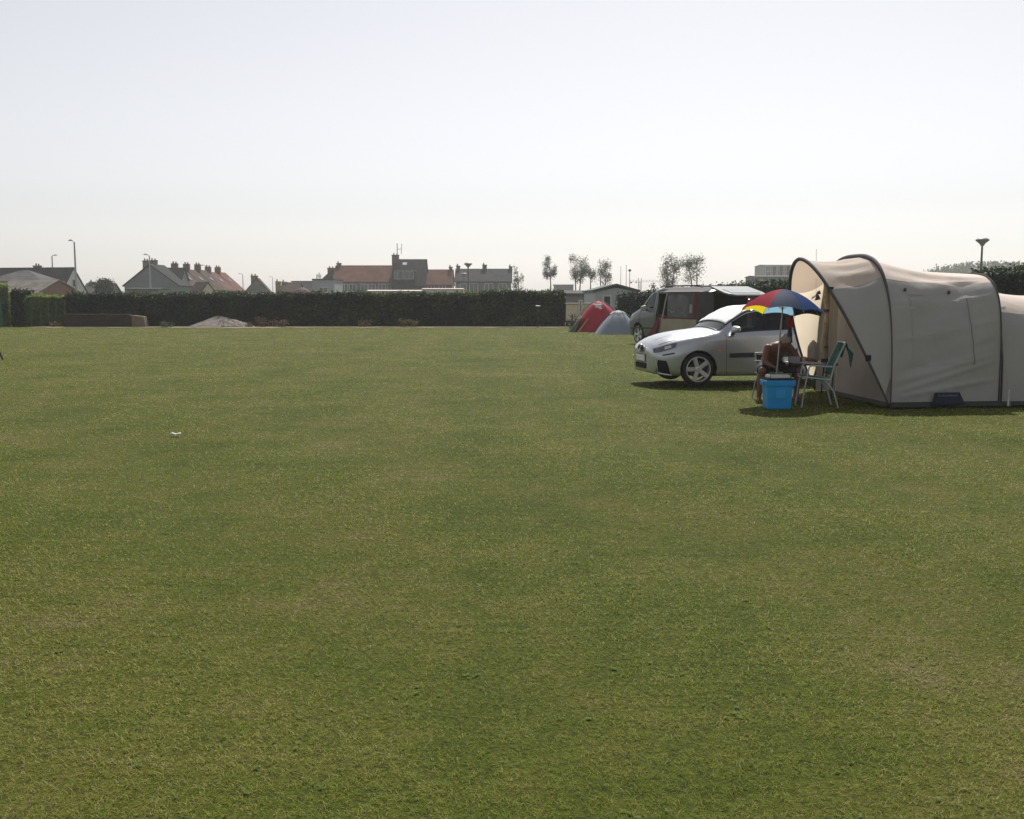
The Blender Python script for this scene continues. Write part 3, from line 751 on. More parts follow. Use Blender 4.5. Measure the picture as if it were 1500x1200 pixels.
for px in (461, 463, 465, 467):
    mb.cyl((XW(px, 160) - c0, 2, ZW(409, 160)), (XW(px, 160) - c0, 2, ZW(399, 160) - .15 * (px % 3)), .05, .05, 6)
mb.cyl((XW(461, 160) - c0, 2, ZW(404, 160)), (XW(467, 160) - c0, 2, ZW(404, 160)), .04, .04, 6).build('railing', DARKM, t)
window(t, XW(475, 160) - c0, ZW(425, 160), 1.4, .9, -.53)
# maroon parasol before it
MAROON = mat('maroon_cloth', (.085, .035, .05), (.06, .025, .035), rough=.8)
t = thing('parasol', 'maroon parasol open before the flat pale grey building', 'parasol', (XW(443, 120), 120, 0)); zc = ZW(427, 120)
MB().lathe([(1.05, zc - .12), (.75, zc + .18), (.35, zc + .38), (.02, zc + .5)], 8).build('canopy', MAROON, t); MB().cyl((0, 0, 0), (0, 0, zc + .45), .03, .03, 8).build('pole', DARKM, t)
house('stepped brown gable house tucked behind the left end of the farmhouse', 470, 500, 176, 395, 412, 6, BROWN_TILE, BROWN_TILE, axis='y', apex=.62, chim=((486, 1.2, 393.5, 1), ), cm=BRICK)
# farmhouse: red wing, slate tower house, red wing
house('red tiled farmhouse wing with row of windows above the hedge', 488.5, 574, 170, 390, 412.5, 7, RED_TILE, GREYBRICK, chim=((497.5, .7, 386.5, 3.5),), wins=((505, 422, 1.2, 1.3), (517, 422, 1.2, 1.3), (534, 422, 1.2, 1.3), (545, 422, 1.2, 1.3), (560, 422, 1.2, 1.3)), name='farmhouse', cat='farmhouse')
t = house('dark slate house with big dormer and chimney mast between the red roofs', 574.5, 622, 168, 381, 417, 8, SLATE, SLATE, chim=((580, 1.15, 374.5, 3.6),), name='slate_house')
zz0, zz1 = ZW(412, 168), ZW(397, 168); cxx = (XW(574.5, 168) + XW(622, 168)) / 2
dm = MB().hexa([(XW(577, 168) - cxx, -.15, zz0), (XW(609, 168) - cxx, -.15, zz0), (XW(609, 168) - cxx, 3, zz0), (XW(577, 168) - cxx, 3, zz0)], [(XW(577, 168) - cxx, -.1, zz1), (XW(609, 168) - cxx, -.1, zz1), (XW(609, 168) - cxx, 3.4, zz1 + .2), (XW(577, 168) - cxx, 3.4, zz1 + .2)]).build('dormer', SLATE, t)
for px, wv in ((582.5, 1.05), (590, .8), (600, 1.5)):
    f = window(dm, XW(px, 168) - cxx, ZW(403.5, 168), wv, 1.25, -.2, mat('blue_white_frame', (.30, .36, .42), (.25, .3, .35), rough=.5))
MB().box((XW(592, 168) - cxx, 1.55, ZW(386, 168)), (.7, .6, .1), m=Matrix.Rotation(R(42), 3, 'X')).build('skylight', WINF, t)
an = thing('antenna', 'H shaped aerial mast on the chimney of the dark slate house', 'antenna', (XW(584, 171.6), 171.6, ZW(374.5, 171.6)))
s_ = 171.6 / F
MB().cyl((-.15, 0, -.4), (-.15, 0, 17.5 * s_), .06, .06, 6).build('mast', DARKM, an)
MB().cyl((.50, .05, 2 * s_), (.62, .05, 17 * s_), .04, .04, 6).build('dipole', DARKM, an)
MB().cyl((-.15, 0, 9 * s_), (.56, .05, 9.5 * s_), .035, .035, 6).build('crossbar', DARKM, an)
house('shorter red tiled wing with dark parapet right of the slate house', 622.5, 662, 171, 396, 417, 6.5, RED_TILE, BRICK, chim=((660.5, .55, 392, 3.2),), wins=((632, 423, 1.2, 1.1), (648, 423, 1.2, 1.1)), name='farmhouse', cat='farmhouse')
house('long slate roofed grey house with three chimneys left of the wispy tree', 667, 749, 165, 395, 412.5, 7, SLATE, GREYBRICK, chim=((671.5, .6, 390.5, 3.4), (710, .7, 389, 3.4), (748, .55, 391.5, 3.4)), wins=((679, 421, 1.0, 1.3), (694, 422, 1.4, 1.6), (716, 422, 1.4, 1.5), (736, 422, 1.3, 1.4)))

# caravans behind the hedge
CARAV = mat('caravan_white', (.74, .73, .70), (.62, .61, .58), scale=1.5, rough=.45)
CARROOF = mat('caravan_roof', (.70, .66, .62), (.5, .46, .43), scale=2, rough=.5)
def caravan(label, px0, px1, Y, pyt, m=CARAV, rm_=CARROOF, depth=3.0, rzv=0.0, zb=.45, name='caravan', wn=((.25, .18), (.7, .22)), roofk=.12):
    X0, X1 = XW(px0, Y), XW(px1, Y); W = X1 - X0; zt = ZW(pyt, Y); t = thing(name, label, 'caravan', ((X0 + X1) / 2, Y, 0), rzv)
    MB().box((0, depth / 2, (zb + zt) / 2), (W, depth, zt - zb)).build('body', m, t, bevel=.06)
    MB().prismx([(-.06, zt), (depth + .06, zt), (depth + .06, zt + .05), (depth / 2, zt + roofk), (-.06, zt + .05)], -W / 2 - .06, W / 2 + .06).build('roof', rm_, t)
    MB().box((0, depth / 2, zb / 2), (W * .9, depth * .85, zb)).build('skirt', DARKM, t)
    for (fx, fw) in wn: window(t, -W / 2 + W * fx, (zb + zt) / 2 + .35, W * fw, .7, -.04)
    return t
caravan('white static caravan whose roof shows over the hedge under the slate house', 538, 617, 76, 427)
caravan('static caravan with pinkish roof over the hedge, right of the white one', 618, 677, 74, 424.5, rm_=mat('pink_roof', (.50, .42, .39), (.38, .31, .29), scale=3, rough=.7))

# gap right of the far hedge
house('distant mauve grey flat topped block beyond the end of the hedge', 813, 840, 230, 417, 418, 8, GREYW, mat('mauve_render', (.26, .24, .29), (.22, .2, .25), rough=.9), name='block', cat='building')
house('long low grey shed behind the red tent and thin trees', 827, 886, 84, 428, 432, 6, GREY_ROOF, mat('grey_cladding', (.20, .205, .21), (.16, .165, .17), stretch=(8, 8, .4), rough=.8), name='shed', cat='shed')
t = house('grey mobile home with low pitched roof and gable toward the field', 871, 934, 63, 419, 427.5, 9, mat('dark_green_trim', (.07, .085, .08), (.05, .06, .06), rough=.7), mat('grey_white_cladding', (.43, .45, .48), (.37, .39, .42), stretch=(.3, .3, 7), rough=.6), axis='y', name='mobile_home', cat='mobile home', ov=.12)
window(t, -.55, 1.35, .55, .8)
caravan('cream folding trailer between the end of the hedge and the red tent', 829, 868, 56.5, 445.5, mat('cream_panel', (.66, .60, .44), (.56, .5, .36), rough=.6), mat('cream_top', (.5, .46, .36), rough=.6), 1.6, 0, .3, 'trailer', ((.55, .16),), .03)

# apartment block & low building on the right, distant wood
t = house('distant grey stepped apartment block left of the beige tent', 1121, 1166, 300, 388.5, 389, 14, GREYW, mat('hazy_concrete', (.25, .26, .28), (.21, .22, .24), rough=.9), name='apartment_block', cat='building', wins=tuple((px, py, 3.2, 1.6) for px in (1128, 1138, 1148, 1158) for py in (394, 401)))
house('long low dark building in front of the distant apartment block', 1105, 1172, 200, 405, 406, 8, mat('dark_flat_roof', (.07, .075, .08), rough=.8), mat('dark_grey_wall', (.10, .105, .11), (.08, .085, .09), rough=.9), name='flat_building', cat='building')

# ================================================================== STREET LAMPS, MASTS, CRANE
def street_lamp(label, px, Y, pyt, side, arm=1.4, group='curved arm street lamps beyond the hedge'):
    zt = ZW(pyt, Y); t = thing('street_lamp', label, 'street lamp', (XW(px, Y), Y, 0), 0, group)
    MB().tube([(0, 0, 0), (0, 0, zt * .5), (0, 0, zt - .1)], [.13, .11, .08], 10).build('pole', STEEL, t)
    MB().tube([(0, 0, zt - .12), (side * .12, 0, zt), (side * arm * .55, 0, zt + .04)], .05, 8).build('arm', STEEL, t)
    MB().add([], []).hexa([(side * arm * .5, -.16, zt), (side * arm, -.1, zt), (side * arm, .1, zt), (side * arm * .5, .16, zt)], [(side * arm * .5, -.12, zt + .16), (side * arm, -.06, zt + .1), (side * arm, .06, zt + .1), (side * arm * .5, .12, zt + .16)]).build('lamp_head', mat('lamp_grey', (.20, .20, .21), (.15, .15, .16), rough=.5), t, bevel=.02)
    return t
street_lamp('tallest street lamp at the white gable of the dark bungalow', 112.5, 114, 353, -1, .62)
street_lamp('street lamp before the dark bungalow roof, arm to the right', 79, 150, 374.5, 1, .75)
street_lamp('street lamp rising above the blue grey gable house', 221, 140, 373.5, -1, .75)
street_lamp('street lamp among the red chimneys at the end of the terrace', 303, 195, 389, -1, 1.0)
street_lamp('street lamp left of the lone brown gabled house', 356.5, 240, 401.5, -1, 1.0)
street_lamp('small far street lamp right of the lone brown gabled house', 400, 300, 406, -1, 1.0)
street_lamp('street lamp beside flat topped block at end of terrace', 321, 250, 403, 1, 1.0)
def cone_lamp(label, px, Y, pyt, wpx):
    zt = ZW(pyt, Y); r = wpx * Y / F / 2; t = thing('street_lamp', label, 'street lamp', (XW(px, Y), Y, 0), 0, 'post top street lamps with inverted cone heads')
    MB().tube([(0, 0, 0), (0, 0, zt * .5), (0, 0, zt - r * 1.2)], [.09, .075, .055], 10).build('pole', mat('lamp_post_grey', (.16, .17, .18), (.12, .13, .14), rough=.5, metal=.3), t)
    MB().lathe([(.06, zt - r * 1.25), (r * .45, zt - r * .8), (r, zt - r * .35), (r * .97, zt - r * .3)], 20).build('lantern', mat('frosted_lantern', (.66, .63, .61), (.58, .55, .53), rough=.4, transl=.5), t, smooth=True)
    MB().lathe([(r * 1.02, zt - r * .3), (r * 1.0, zt - r * .24), (r * .7, zt), (0, zt + .01)], 20).build('cap', mat('lamp_cap_grey', (.25, .25, .26), (.2, .2, .21), rough=.5), t, smooth=True)
cone_lamp('large inverted cone street lamp rising behind the beige tent', 1435, 60, 349, 19)
cone_lamp('inverted cone street lamp at left end of the long slate house', 686, 100, 385, 12)
cone_lamp('smaller inverted cone street lamp left of the nearer one by the slate house', 679.5, 145, 400, 10)
def mast(label, px, Y, pyt, r=.06, head=False):
    zt = ZW(pyt, Y); t = thing('mast', label, 'mast', (XW(px, Y), Y, 0), 0, 'thin masts beyond the mobile home')
    MB().tube([(0, 0, 0), (0, 0, zt)], [r, r * .6], 8).build('pole', STEEL, t)
    if head: MB().lathe([(.05, zt - .1), (.22, zt), (.18, zt + .22), (0, zt + .25)], 12).build('mast_head', DARKM, t)
    else: MB().ell((0, 0, zt), (r * 1.2, r * 1.2, r * 1.2), 8, 6).build('finial', STEEL, t)
mast('leftmost thin pale mast above the mobile home roof', 909, 170, 391)
mast('thin pale mast between two others above the mobile home', 917, 170, 389)
mast('dark mast with round head above the mobile home roof', 922, 150, 397, .07, True)
t = thing('tower_crane', 'distant hazy crane with long level jib right of the masts', 'crane', (XW(937, 330), 330, 0)); zt = ZW(413, 330)
mb = MB(); 
for k in range(10):
    for sx in (-1, 1): mb.cyl((sx * .45, 0, zt * k / 10), (-sx * .45, 0, zt * (k + 1) / 10), .06, .06, 4)
for sx in (-1, 1): mb.cyl((sx * .45, 0, 0), (sx * .45, 0, zt + 1.2), .09, .09, 5)
mb.build('tower', DARKM, t)
mb = MB().cyl((-3.4, 0, zt), (9.5, 0, zt + .05), .05, .05, 5).cyl((-3.4, .1, zt + .55), (9, .1, zt + .5), .035, .035, 5)
for k in range(12): mb.cyl((-3.4 + k * 1.05, 0, zt), (-2.9 + k * 1.05, .1, zt + .55), .04, .04, 4)
mb.build('jib', DARKM, t)
mb = MB().box((-2.9, 0, zt - .2), (.8, .5, .45)); mb.box((-1.2, 0, zt - .15), (.5, .5, .35)); mb.build('counterweight', DARKM, t)

# ================================================================== TREES
BARK = MATS.get('bark') or mat('bark', (.11, .085, .065), (.06, .048, .038), rough=.9, scale=6)
TREELEAF = leafmat('tree_leaf', (.026, .036, .016), (.050, .066, .026), (.095, .115, .045), .5, .35)
DARKLEAF = leafmat('dark_tree_leaf', (.014, .020, .010), (.026, .036, .018), (.05, .062, .03), .5, .2)
def tree(label, px, Y, cpx0, cpx1, py0, py1, n, stems=1, lean=0.0, m=TREELEAF, leaf=.15, name='tree', group='slender trees beyond the hedges', wild=1.0):
    bx = XW(px, Y); t = thing(name, label, 'tree', (bx, Y, 0), random.random() * .2, group); t.rotation_euler.z = 0
    x0, x1 = XW(cpx0, Y) - bx, XW(cpx1, Y) - bx; z1, z0 = ZW(py0, Y), ZW(py1, Y)
    cx, rx, cz, rz_ = (x0 + x1) / 2, (x1 - x0) / 2, (z0 + z1) / 2, (z1 - z0) / 2
    tr = MB(); tips = []
    for s_ in range(stems):
        bx0 = (s_ - (stems - 1) / 2) * .55; tx = cx + (s_ - (stems - 1) / 2) * rx * .8
        tr.tube([(bx0, 0, 0), (bx0 + lean * .3, 0, z0 * .6), (bx0 * .6 + tx * .4 + lean * .2, .05, z0 + rz_ * .3), (tx, 0, cz + rz_ * .55)], [.13, .10, .075, .02], 7)
        for b_ in range(int(11 / stems) + 3):
            f = random.uniform(-.9, .75); z = cz + f * rz_; wdt = rx * math.sqrt(max(.05, 1 - f * f * .8)); sg = random.choice((-1, 1))
            ex = cx + sg * wdt * random.uniform(.45, 1.0); ey = random.uniform(-1, 1) * wdt * .8
            st = Vector((tx * .5 + bx0 * .3 + cx * .2, 0, z - rz_ * .25)); en = Vector((ex, ey, z + rz_ * .18))
            tr.tube([st, st.lerp(en, .55) + Vector((0, 0, .1)), en], [.045, .03, .01], 5); tips += [(st.lerp(en, .6), .5), (en, 1)]
        tips.append((Vector((tx, 0, cz + rz_ * .7)), 1))
    C = []; cl = []
    for k in range(10 + 5 * stems):
        p, q = random.choice(tips); cl.append((p + Vector((random.gauss(0, .22 * rx), random.gauss(0, .22 * rx), random.gauss(0, .14 * rz_))), random.uniform(.15, .34) * rx))
    for k in range(int(n * 4)):
        p, sp = random.choice(cl); c = p + Vector((random.gauss(0, sp), random.gauss(0, sp), random.gauss(0, sp * 1.25)))
        if random.random() < .12: c = random.choice(tips)[0] + Vector((random.gauss(0, .25 * rx), random.gauss(0, .25 * rx), random.gauss(0, .3 * rx)))
        if z1 + random.gauss(-.1, .4) > c.z > z0 - .3 and abs(c.x - cx) < rx * random.uniform(.85, 1.2): C.append(tuple(c))
    tr.build('trunk', BARK, t, smooth=True)
    V, FA, T = leaves_np(np.array(C), leaf); link('crown', mesh_np('crown', V, FA, T), m, t)
    return t
tree('wispy pale tree against the right gable of the long slate house', 760, 150, 750, 767, 388, 430, 340, leaf=.15)
tree('slim upright tree standing alone above the right hedge end', 807, 148, 795, 815, 376, 412, 620)
tree('broadest twin stemmed tree left of the mobile home', 846, 150, 834, 861, 375, 414, 1050, 2)
tree('narrow short tree between two larger ones left of the mobile home', 865, 156, 857, 873, 388, 414, 330)
tree('loose open tree behind the mobile home roof', 883, 150, 871, 895, 381, 420, 600, 2)
tree('left one of two wind bent trees behind the van', 981, 140, 966, 997, 374, 421, 1100, 2)
tree('right one of two wind bent trees, trunks leaning left', 1016, 140, 997, 1030, 376, 414, 900, 2, .5)
tree('round dark tree between grey cottage and the blue grey gable house', 155, 130, 142, 168, 412, 437, 1500, 1, 0, DARKLEAF, .26, wild=1.4)
# distant tree line: a wood that reads as one mass
C = []
for k in range(46):
    px = 1372 + 140 * k / 45; top = 386 + 3.2 * math.sin(k * .9) + (6 if k < 9 else 0) + random.random() * 2.5
    for _ in range(200):
        z = ZW(top, 420) * (random.random() ** .55); C.append((XW(px, 420) + random.gauss(0, 1.5), 420 + random.gauss(0, 9), z))
V, FA, T = leaves_np(np.array(C), 1.1); o = link('distant_wood', mesh_np('distant_wood', V, FA, T), TREELEAF)
tag(o, 'hazy far tree line beyond the beige tent', None, None, 'stuff')
for (px, Y, w2, pyt, lab) in ((985, 66, 14, 424, None),):
    pass
weed('small leafy shrub poking above the dark hedge left of the van roof', 960, 58, 12, 64, HEDGE_DARK and GREY, 420, 'shrub', 'shrub', leaf=.12)

# ================================================================== SILVER HATCHBACK
SILVER = mat('silver_paint', (.47, .495, .53), (.43, .455, .49), scale=2.0, rough=.30, metal=.7, coat=.5, backdark=True)
BLACKP = mat('black_plastic', (.018, .018, .02), (.028, .028, .03), scale=9, rough=.55)
RUBBER = mat('tyre_rubber', (.016, .016, .017), (.03, .028, .026), scale=7, rough=.85)
ALLOY = mat('alloy_wheel', (.74, .74, .75), (.62, .62, .63), scale=6, rough=.38, metal=.6)
LINER = mat('wheel_well', (.012, .012, .013), rough=.9)
CABIN = mat('dark_upholstery', (.03, .03, .033), (.02, .02, .022), scale=12, rough=.9)
GLASS = glassmat('car_glass', (.62, .70, .68))
GLASSD = glassmat('tinted_glass', (.22, .26, .27))
LAMPG = mat('headlamp_glass', (.035, .04, .048), (.10, .11, .13), scale=16, rough=.06, spec=.8, coat=1)
CHROME = mat('chrome', (.75, .75, .76), (.65, .65, .66), rough=.12, metal=1)
PLATE = mat('plate_white', (.72, .72, .68), (.62, .62, .58), scale=3, rough=.5)
def wheel(parent, x, y, r, w_, out, spokes=5, name='wheel'):
    """out = -1: outer face toward -y"""
    k = r / .292
    mb = MB().lathe([(0, -.03 * k), (.15 * k, -.03 * k), (.15 * k, .03 * k), (0, .03 * k)], 24, axis='Y')
    wh = mb.build(name, DARKM, parent); wh.location = (x, y, r)
    if out > 0: wh.rotation_euler.z = PI
    h = w_ / 2
    MB().lathe([(.207 * k, -h * .9), (.235 * k, -h), (.27 * k, -h * .96), (.288 * k, -h * .78), (r, -h * .45), (r, h * .45), (.288 * k, h * .78), (.27 * k, h * .96), (.207 * k, h * .9)], 48, axis='Y', closed=True).build('tyre', RUBBER, wh, smooth=True)
    rm_ = MB().lathe([(.226 * k, -h * .97), (.212 * k, -h * 1.0), (.203 * k, -h * .78), (.200 * k, h * .7), (.212 * k, h * .8)], 48, axis='Y', closed=True)
    rm_.lathe([(0, -h * .80), (.035 * k, -h * .80), (.055 * k, -h * .70), (.06 * k, -h * .3), (0, -h * .3)], 20, axis='Y')
    for s_ in range(spokes):
        q = 2 * PI * s_ / spokes + .31 + PI / 2; c, s2 = math.cos(q), math.sin(q); d = Vector((c, 0, s2)); e = Vector((-s2, 0, c))
        a, b_ = .045 * k, .206 * k; wa, wb = .040 * k, .044 * k
        def P(rr, ww, yy): return d * rr + e * ww + Vector((0, yy, 0))
        rm_.hexa([P(a, -wa, -h * .45), P(a, wa, -h * .45), P(b_, wb, -h * .60), P(b_, -wb, -h * .60)], [P(a, -wa * .8, -h * .74), P(a, wa * .8, -h * .74), P(b_, wb * .75, -h * .86), P(b_, -wb * .75, -h * .86)])
    rm_.build('rim', ALLOY, wh, bevel=.004)
    return wh
CAR = [
 (0.00, [(.30,.26),(.34,.28),(.38,.38),(.40,.50),(.38,.58),(.34,.615),(.28,.63),(.22,.64),(.15,.645),(.08,.648),(0,.65)]),
 (0.035,[(.50,.22),(.55,.24),(.60,.36),(.61,.50),(.585,.60),(.53,.65),(.44,.685),(.34,.705),(.22,.718),(.1,.724),(0,.726)]),
 (0.12, [(.62,.20),(.68,.22),(.715,.36),(.72,.50),(.695,.62),(.645,.685),(.55,.73),(.42,.76),(.28,.778),(.13,.787),(0,.79)]),
 (0.28, [(.70,.18),(.76,.20),(.79,.36),(.797,.52),(.775,.66),(.725,.745),(.62,.80),(.48,.832),(.32,.85),(.15,.86),(0,.862)]),
 (0.55, [(.74,.17),(.80,.19),(.832,.38),(.838,.56),(.815,.72),(.765,.81),(.66,.865),(.50,.90),(.33,.92),(.16,.93),(0,.933)]),
 (0.95, [(.76,.17),(.82,.19),(.846,.40),(.850,.62),(.832,.78),(.79,.872),(.70,.92),(.53,.955),(.35,.975),(.17,.986),(0,.99)]),
 (1.15, [(.77,.17),(.826,.19),(.849,.42),(.852,.66),(.836,.82),(.795,.898),(.760,.935),(.705,.962),(.47,.995),(.23,1.01),(0,1.015)]),
 (1.45, [(.77,.17),(.828,.19),(.850,.42),(.853,.68),(.840,.84),(.803,.915),(.757,1.035),(.685,1.155),(.46,1.195),(.23,1.21),(0,1.215)]),
 (1.80, [(.77,.17),(.828,.19),(.850,.42),(.853,.69),(.840,.86),(.803,.935),(.735,1.13),(.635,1.325),(.43,1.372),(.22,1.388),(0,1.393)]),
 (2.15, [(.77,.17),(.828,.19),(.850,.42),(.853,.70),(.840,.875),(.803,.95),(.722,1.16),(.605,1.362),(.42,1.415),(.21,1.436),(0,1.441)]),
 (2.70, [(.77,.17),(.828,.19),(.850,.42),(.853,.72),(.838,.90),(.80,.97),(.72,1.17),(.60,1.358),(.42,1.41),(.21,1.43),(0,1.436)]),
 (3.30, [(.75,.18),(.81,.20),(.842,.42),(.845,.72),(.82,.94),(.78,1.0),(.70,1.17),(.57,1.325),(.40,1.37),(.2,1.39),(0,1.396)]),
 (3.62, [(.73,.22),(.79,.25),(.82,.44),(.825,.70),(.79,.95),(.745,1.01),(.68,1.12),(.54,1.22),(.38,1.26),(.19,1.28),(0,1.285)]),
 (3.85, [(.70,.27),(.76,.31),(.79,.45),(.79,.65),(.74,.86),(.70,.91),(.62,.97),(.50,1.01),(.35,1.03),(.17,1.04),(0,1.045)]),
 (3.95, [(.60,.32),(.66,.35),(.70,.46),(.70,.60),(.64,.72),(.58,.755),(.5,.78),(.4,.79),(.28,.80),(.14,.805),(0,.805)])]
sh = Shell(CAR)
xs = sorted(set(np.round(np.concatenate([np.linspace(0, .3, 13), np.linspace(.3, 3.95, 62), [1.2, 1.5, 1.8, 2.55, 2.65, 3.3, 3.36, 3.8]]), 4)))
js = sorted(set(np.round(np.concatenate([np.linspace(0, 10, 41), [5.25, 6.75, 7.2]]), 4)))
def region(x, j):
    if 7.2 < j and 1.2 < x < 1.8: return 1
    if 5.25 < j < 6.75 and (1.44 < x < 2.55 or 2.65 < x < 3.3): return 2
    if 7.2 < j and 3.36 < x < 3.8: return 3
    return 0
cut, arch = [], []
for ax in (.80, 3.26):
    arch.append((ax, .30, .335, .95))
    for sd in (-1, 1): cut.append(MB().lathe([(.335, .56), (.335, 1.0)], 40, (ax, 0, .30), 'Y') if sd > 0 else MB().lathe([(.335, -1.0), (.335, -.56)], 40, (ax, 0, .30), 'Y'))
for ax in (.80, 3.26):
    pass
parts = sh.body(xs, js, region, cut, [SILVER, GLASS, GLASSD, GLASSD], arch)
CA = R(10)
Wc = gp(1022, 565.5); rot = Matrix.Rotation(CA, 3, 'Z'); org = Wc - rot @ Vector((.80, -.80, 0))
car = thing('parked_car', 'silver three door hatchback with white windscreen shade parked beside the beige tent', 'car', org, CA)
def meshpart(name, me, m, parent):
    me.materials.clear(); o = link(name, me, m, parent); me.name = name; return o
def loose(me):
    n = len(me.vertices); par = list(range(n))
    def root(i):
        while par[i] != i: par[i] = par[par[i]]; i = par[i]
        return i
    for e in me.edges:
        a_, b_ = root(e.vertices[0]), root(e.vertices[1])
        if a_ != b_: par[a_] = b_
    gp_ = {}
    for f in me.polygons: gp_.setdefault(root(f.vertices[0]), []).append(tuple(f.vertices))
    for fl in gp_.values():
        idx, V, FA = {}, [], []
        for f in fl:
            t_ = []
            for v in f:
                if v not in idx: idx[v] = len(V); V.append(tuple(me.vertices[v].co))
                t_.append(idx[v])
            FA.append(t_)
        q = bpy.data.meshes.new('part'); q.from_pydata(V, [], FA); q.polygons.foreach_set('use_smooth', [True] * len(FA)); yield q
body = meshpart('body', parts[0], SILVER, car); meshpart('wheel_well', parts.get(99, parts[0]), LINER, car)
meshpart('windscreen', parts[1], GLASS, car); [meshpart('side_window', q, glassmat('light_tint_glass', (.5, .57, .55)), car) for q in loose(parts[2])]; meshpart('rear_window', parts[3], GLASSD, car)
for ax in (.80, 3.26):
    for sd in (-1, 1): wheel(car, ax, sd * .735, .295, .195, sd)
for sd in (-1, 1):
    hl = sh.patch([(.055, 3.75), (.38, 4.0), (.42, 4.85), (.06, 5.0)], 12, 6, .006, sd).build('headlight', LAMPG, car, smooth=True); sh.patch([(.20, 4.05), (.31, 4.15), (.31, 4.6), (.20, 4.6)], 6, 5, .012, sd).build('reflector', CHROME, hl, smooth=True)
    sh.patch([(.04, 3.8), (.06, 3.8), (.065, 5.0), (.045, 4.9)], 4, 5, .005, sd).build('headlight_surround', BLACKP, car)
    sh.patch([(.16, 3.25), (.36, 3.25), (.36, 3.42), (.16, 3.42)], 6, 2, .006, sd).build('bumper_strip', BLACKP, car)
    sh.patch([(.07, 1.35), (.30, 1.2), (.22, 2.6), (.09, 2.75)], 8, 6, .006, sd).build('fog_intake', LINER, car)
    sh.line([(.05, 2.9), (.075, 2.2), (.10, 1.15), (.32, 1.05)], .022, .006, sd).build('intake_trim', CHROME if False else SILVER, car)
    sh.patch([(1.36, 2.30), (2.62, 2.30), (2.62, 2.62), (1.36, 2.58)], 24, 3, .014, sd).build('side_strip', BLACKP, car)
    sh.line([(1.32, 1.1), (1.30, 3), (1.30, 5.0)], .007, .001, sd).build('door_gap', BLACKP, car)
    sh.line([(2.62, 1.1), (2.66, 3), (2.60, 5.2)], .007, .001, sd).build('door_gap', BLACKP, car)
    sh.line([(.14, 5.7), (.5, 5.5), (1.1, 5.55)], .007, .001, sd).build('bonnet_gap', BLACKP, car)
    sh.line([(.14, 8.0), (.45, 7.6), (1.05, 7.4)], .012, -.002, sd).build('bonnet_crease', SILVER, car)
    sh.line([(1.44, 5.22), (2.0, 5.22), (3.3, 5.22)], .016, .003, sd).build('window_trim', BLACKP, car)
    sh.line([(1.17, 6.95), (1.5, 6.95), (1.82, 6.95), (2.4, 6.9), (3.25, 6.85)], .018, .002, sd).build('window_trim', BLACKP, car)
    sh.line([(1.16, 7.2), (1.5, 7.2), (1.80, 7.2)], .014, .001, sd).build('windscreen_trim', BLACKP, car)
    MB().box((2.40, sd * .86, .80), (.16, .03, .03)).build('door_handle', SILVER, car, bevel=.01)
    mm = MB().hexa([(1.36, sd * .87, .94), (1.50, sd * .87, .94), (1.50, sd * 1.05, .96), (1.39, sd * 1.04, .96)], [(1.37, sd * .87, 1.07), (1.50, sd * .87, 1.075), (1.50, sd * 1.05, 1.05), (1.40, sd * 1.04, 1.045)]).build('mirror', SILVER, car, bevel=.035)
    MB().tube([(1.44, sd * .80, .93), (1.43, sd * .88, .955), (1.43, sd * .93, .985)], [.035, .03, .03], 8).build('mirror_arm', BLACKP, mm)
    MB().box((1.18, sd * .852, .62), (.07, .012, .028)).build('indicator', mat('amber_lens', (.75, .30, .08), (.6, .22, .05), rough=.2), car, bevel=.004)
    MB().box((3.90, sd * .70, .80), (.10, .16, .26)).build('tail_light', mat('red_lens', (.45, .02, .02), (.35, .015, .015), rough=.15), car, bevel=.02)
sh.line([(1.165, 7.2), (1.168, 8.5), (1.17, 10)], .03, .002, 1).build('wiper_cowl', BLACKP, car); sh.line([(1.165, 7.2), (1.168, 8.5), (1.17, 10)], .03, .002, -1).build('wiper_cowl', BLACKP, car)
gr = MB(); ring = [( -.012, .20 * math.sin(q) * (1 - .15 * math.cos(q)), .645 + .068 * math.cos(q)) for q in np.linspace(0, 2 * PI, 25)[:-1]]
gr.add([(-.004, y, z - .0) for _, y, z in ring] + [(.06, y, z) for _, y, z in ring], [tuple(range(24))] + [(k, 24 + k, 24 + (k + 1) % 24, (k + 1) % 24) for k in range(24)])
gri = gr.build('grille', BLACKP, car); MB().tube([(-.008, y * 1.03, .645 + (z - .645) * 1.05) for _, y, z in ring], .007, 6, closed=True).build('grille_surround', CHROME, gri)
MB().tube([(-.02, .055, .70), (-.022, .0, .715), (-.022, -.05, .695), (-.022, -.03, .668), (-.022, .03, .655), (-.022, .05, .63), (-.022, 0, .605), (-.02, -.055, .62)], .011, 6).build('emblem', CHROME, gri)
npz = MB().box((-.016, 0, .475), (.014, .50, .115)).build('number_plate', PLATE, car, bevel=.004)
MB().box((-.006, 0, .475), (.012, .53, .14)).build('plate_holder', BLACKP, npz)
MB().box((-.004, 0, .335), (.03, .62, .10)).build('lower_intake', LINER, car, bevel=.02)
MB().box((1.30, 0, .86), (.36, 1.30, .16)).build('dashboard', CABIN, car, bevel=.05)
for sd in (-1, 1):
    st = MB().box((2.15, sd * .36, .58), (.5, .48, .18)); st.box((2.45, sd * .36, .86), (.16, .46, .62), m=Matrix.Rotation(R(16), 3, 'Y')); st.box((2.56, sd * .36, 1.22), (.09, .26, .17), m=Matrix.Rotation(R(10), 3, 'Y'))
    st.build('seat', CABIN, car, bevel=.05)
MB().lathe([(.165, -.012), (.185, 0), (.165, .012), (.15, 0)], 24, closed=True).move(lambda v: Matrix.Rotation(R(-62), 3, 'Y') @ v + Vector((1.62, -.36, .95))).build('steering_wheel', CABIN, car)
MB().box((2.2, 0, .40), (2.7, 1.5, .10)).build('cabin_floor', CABIN, car)
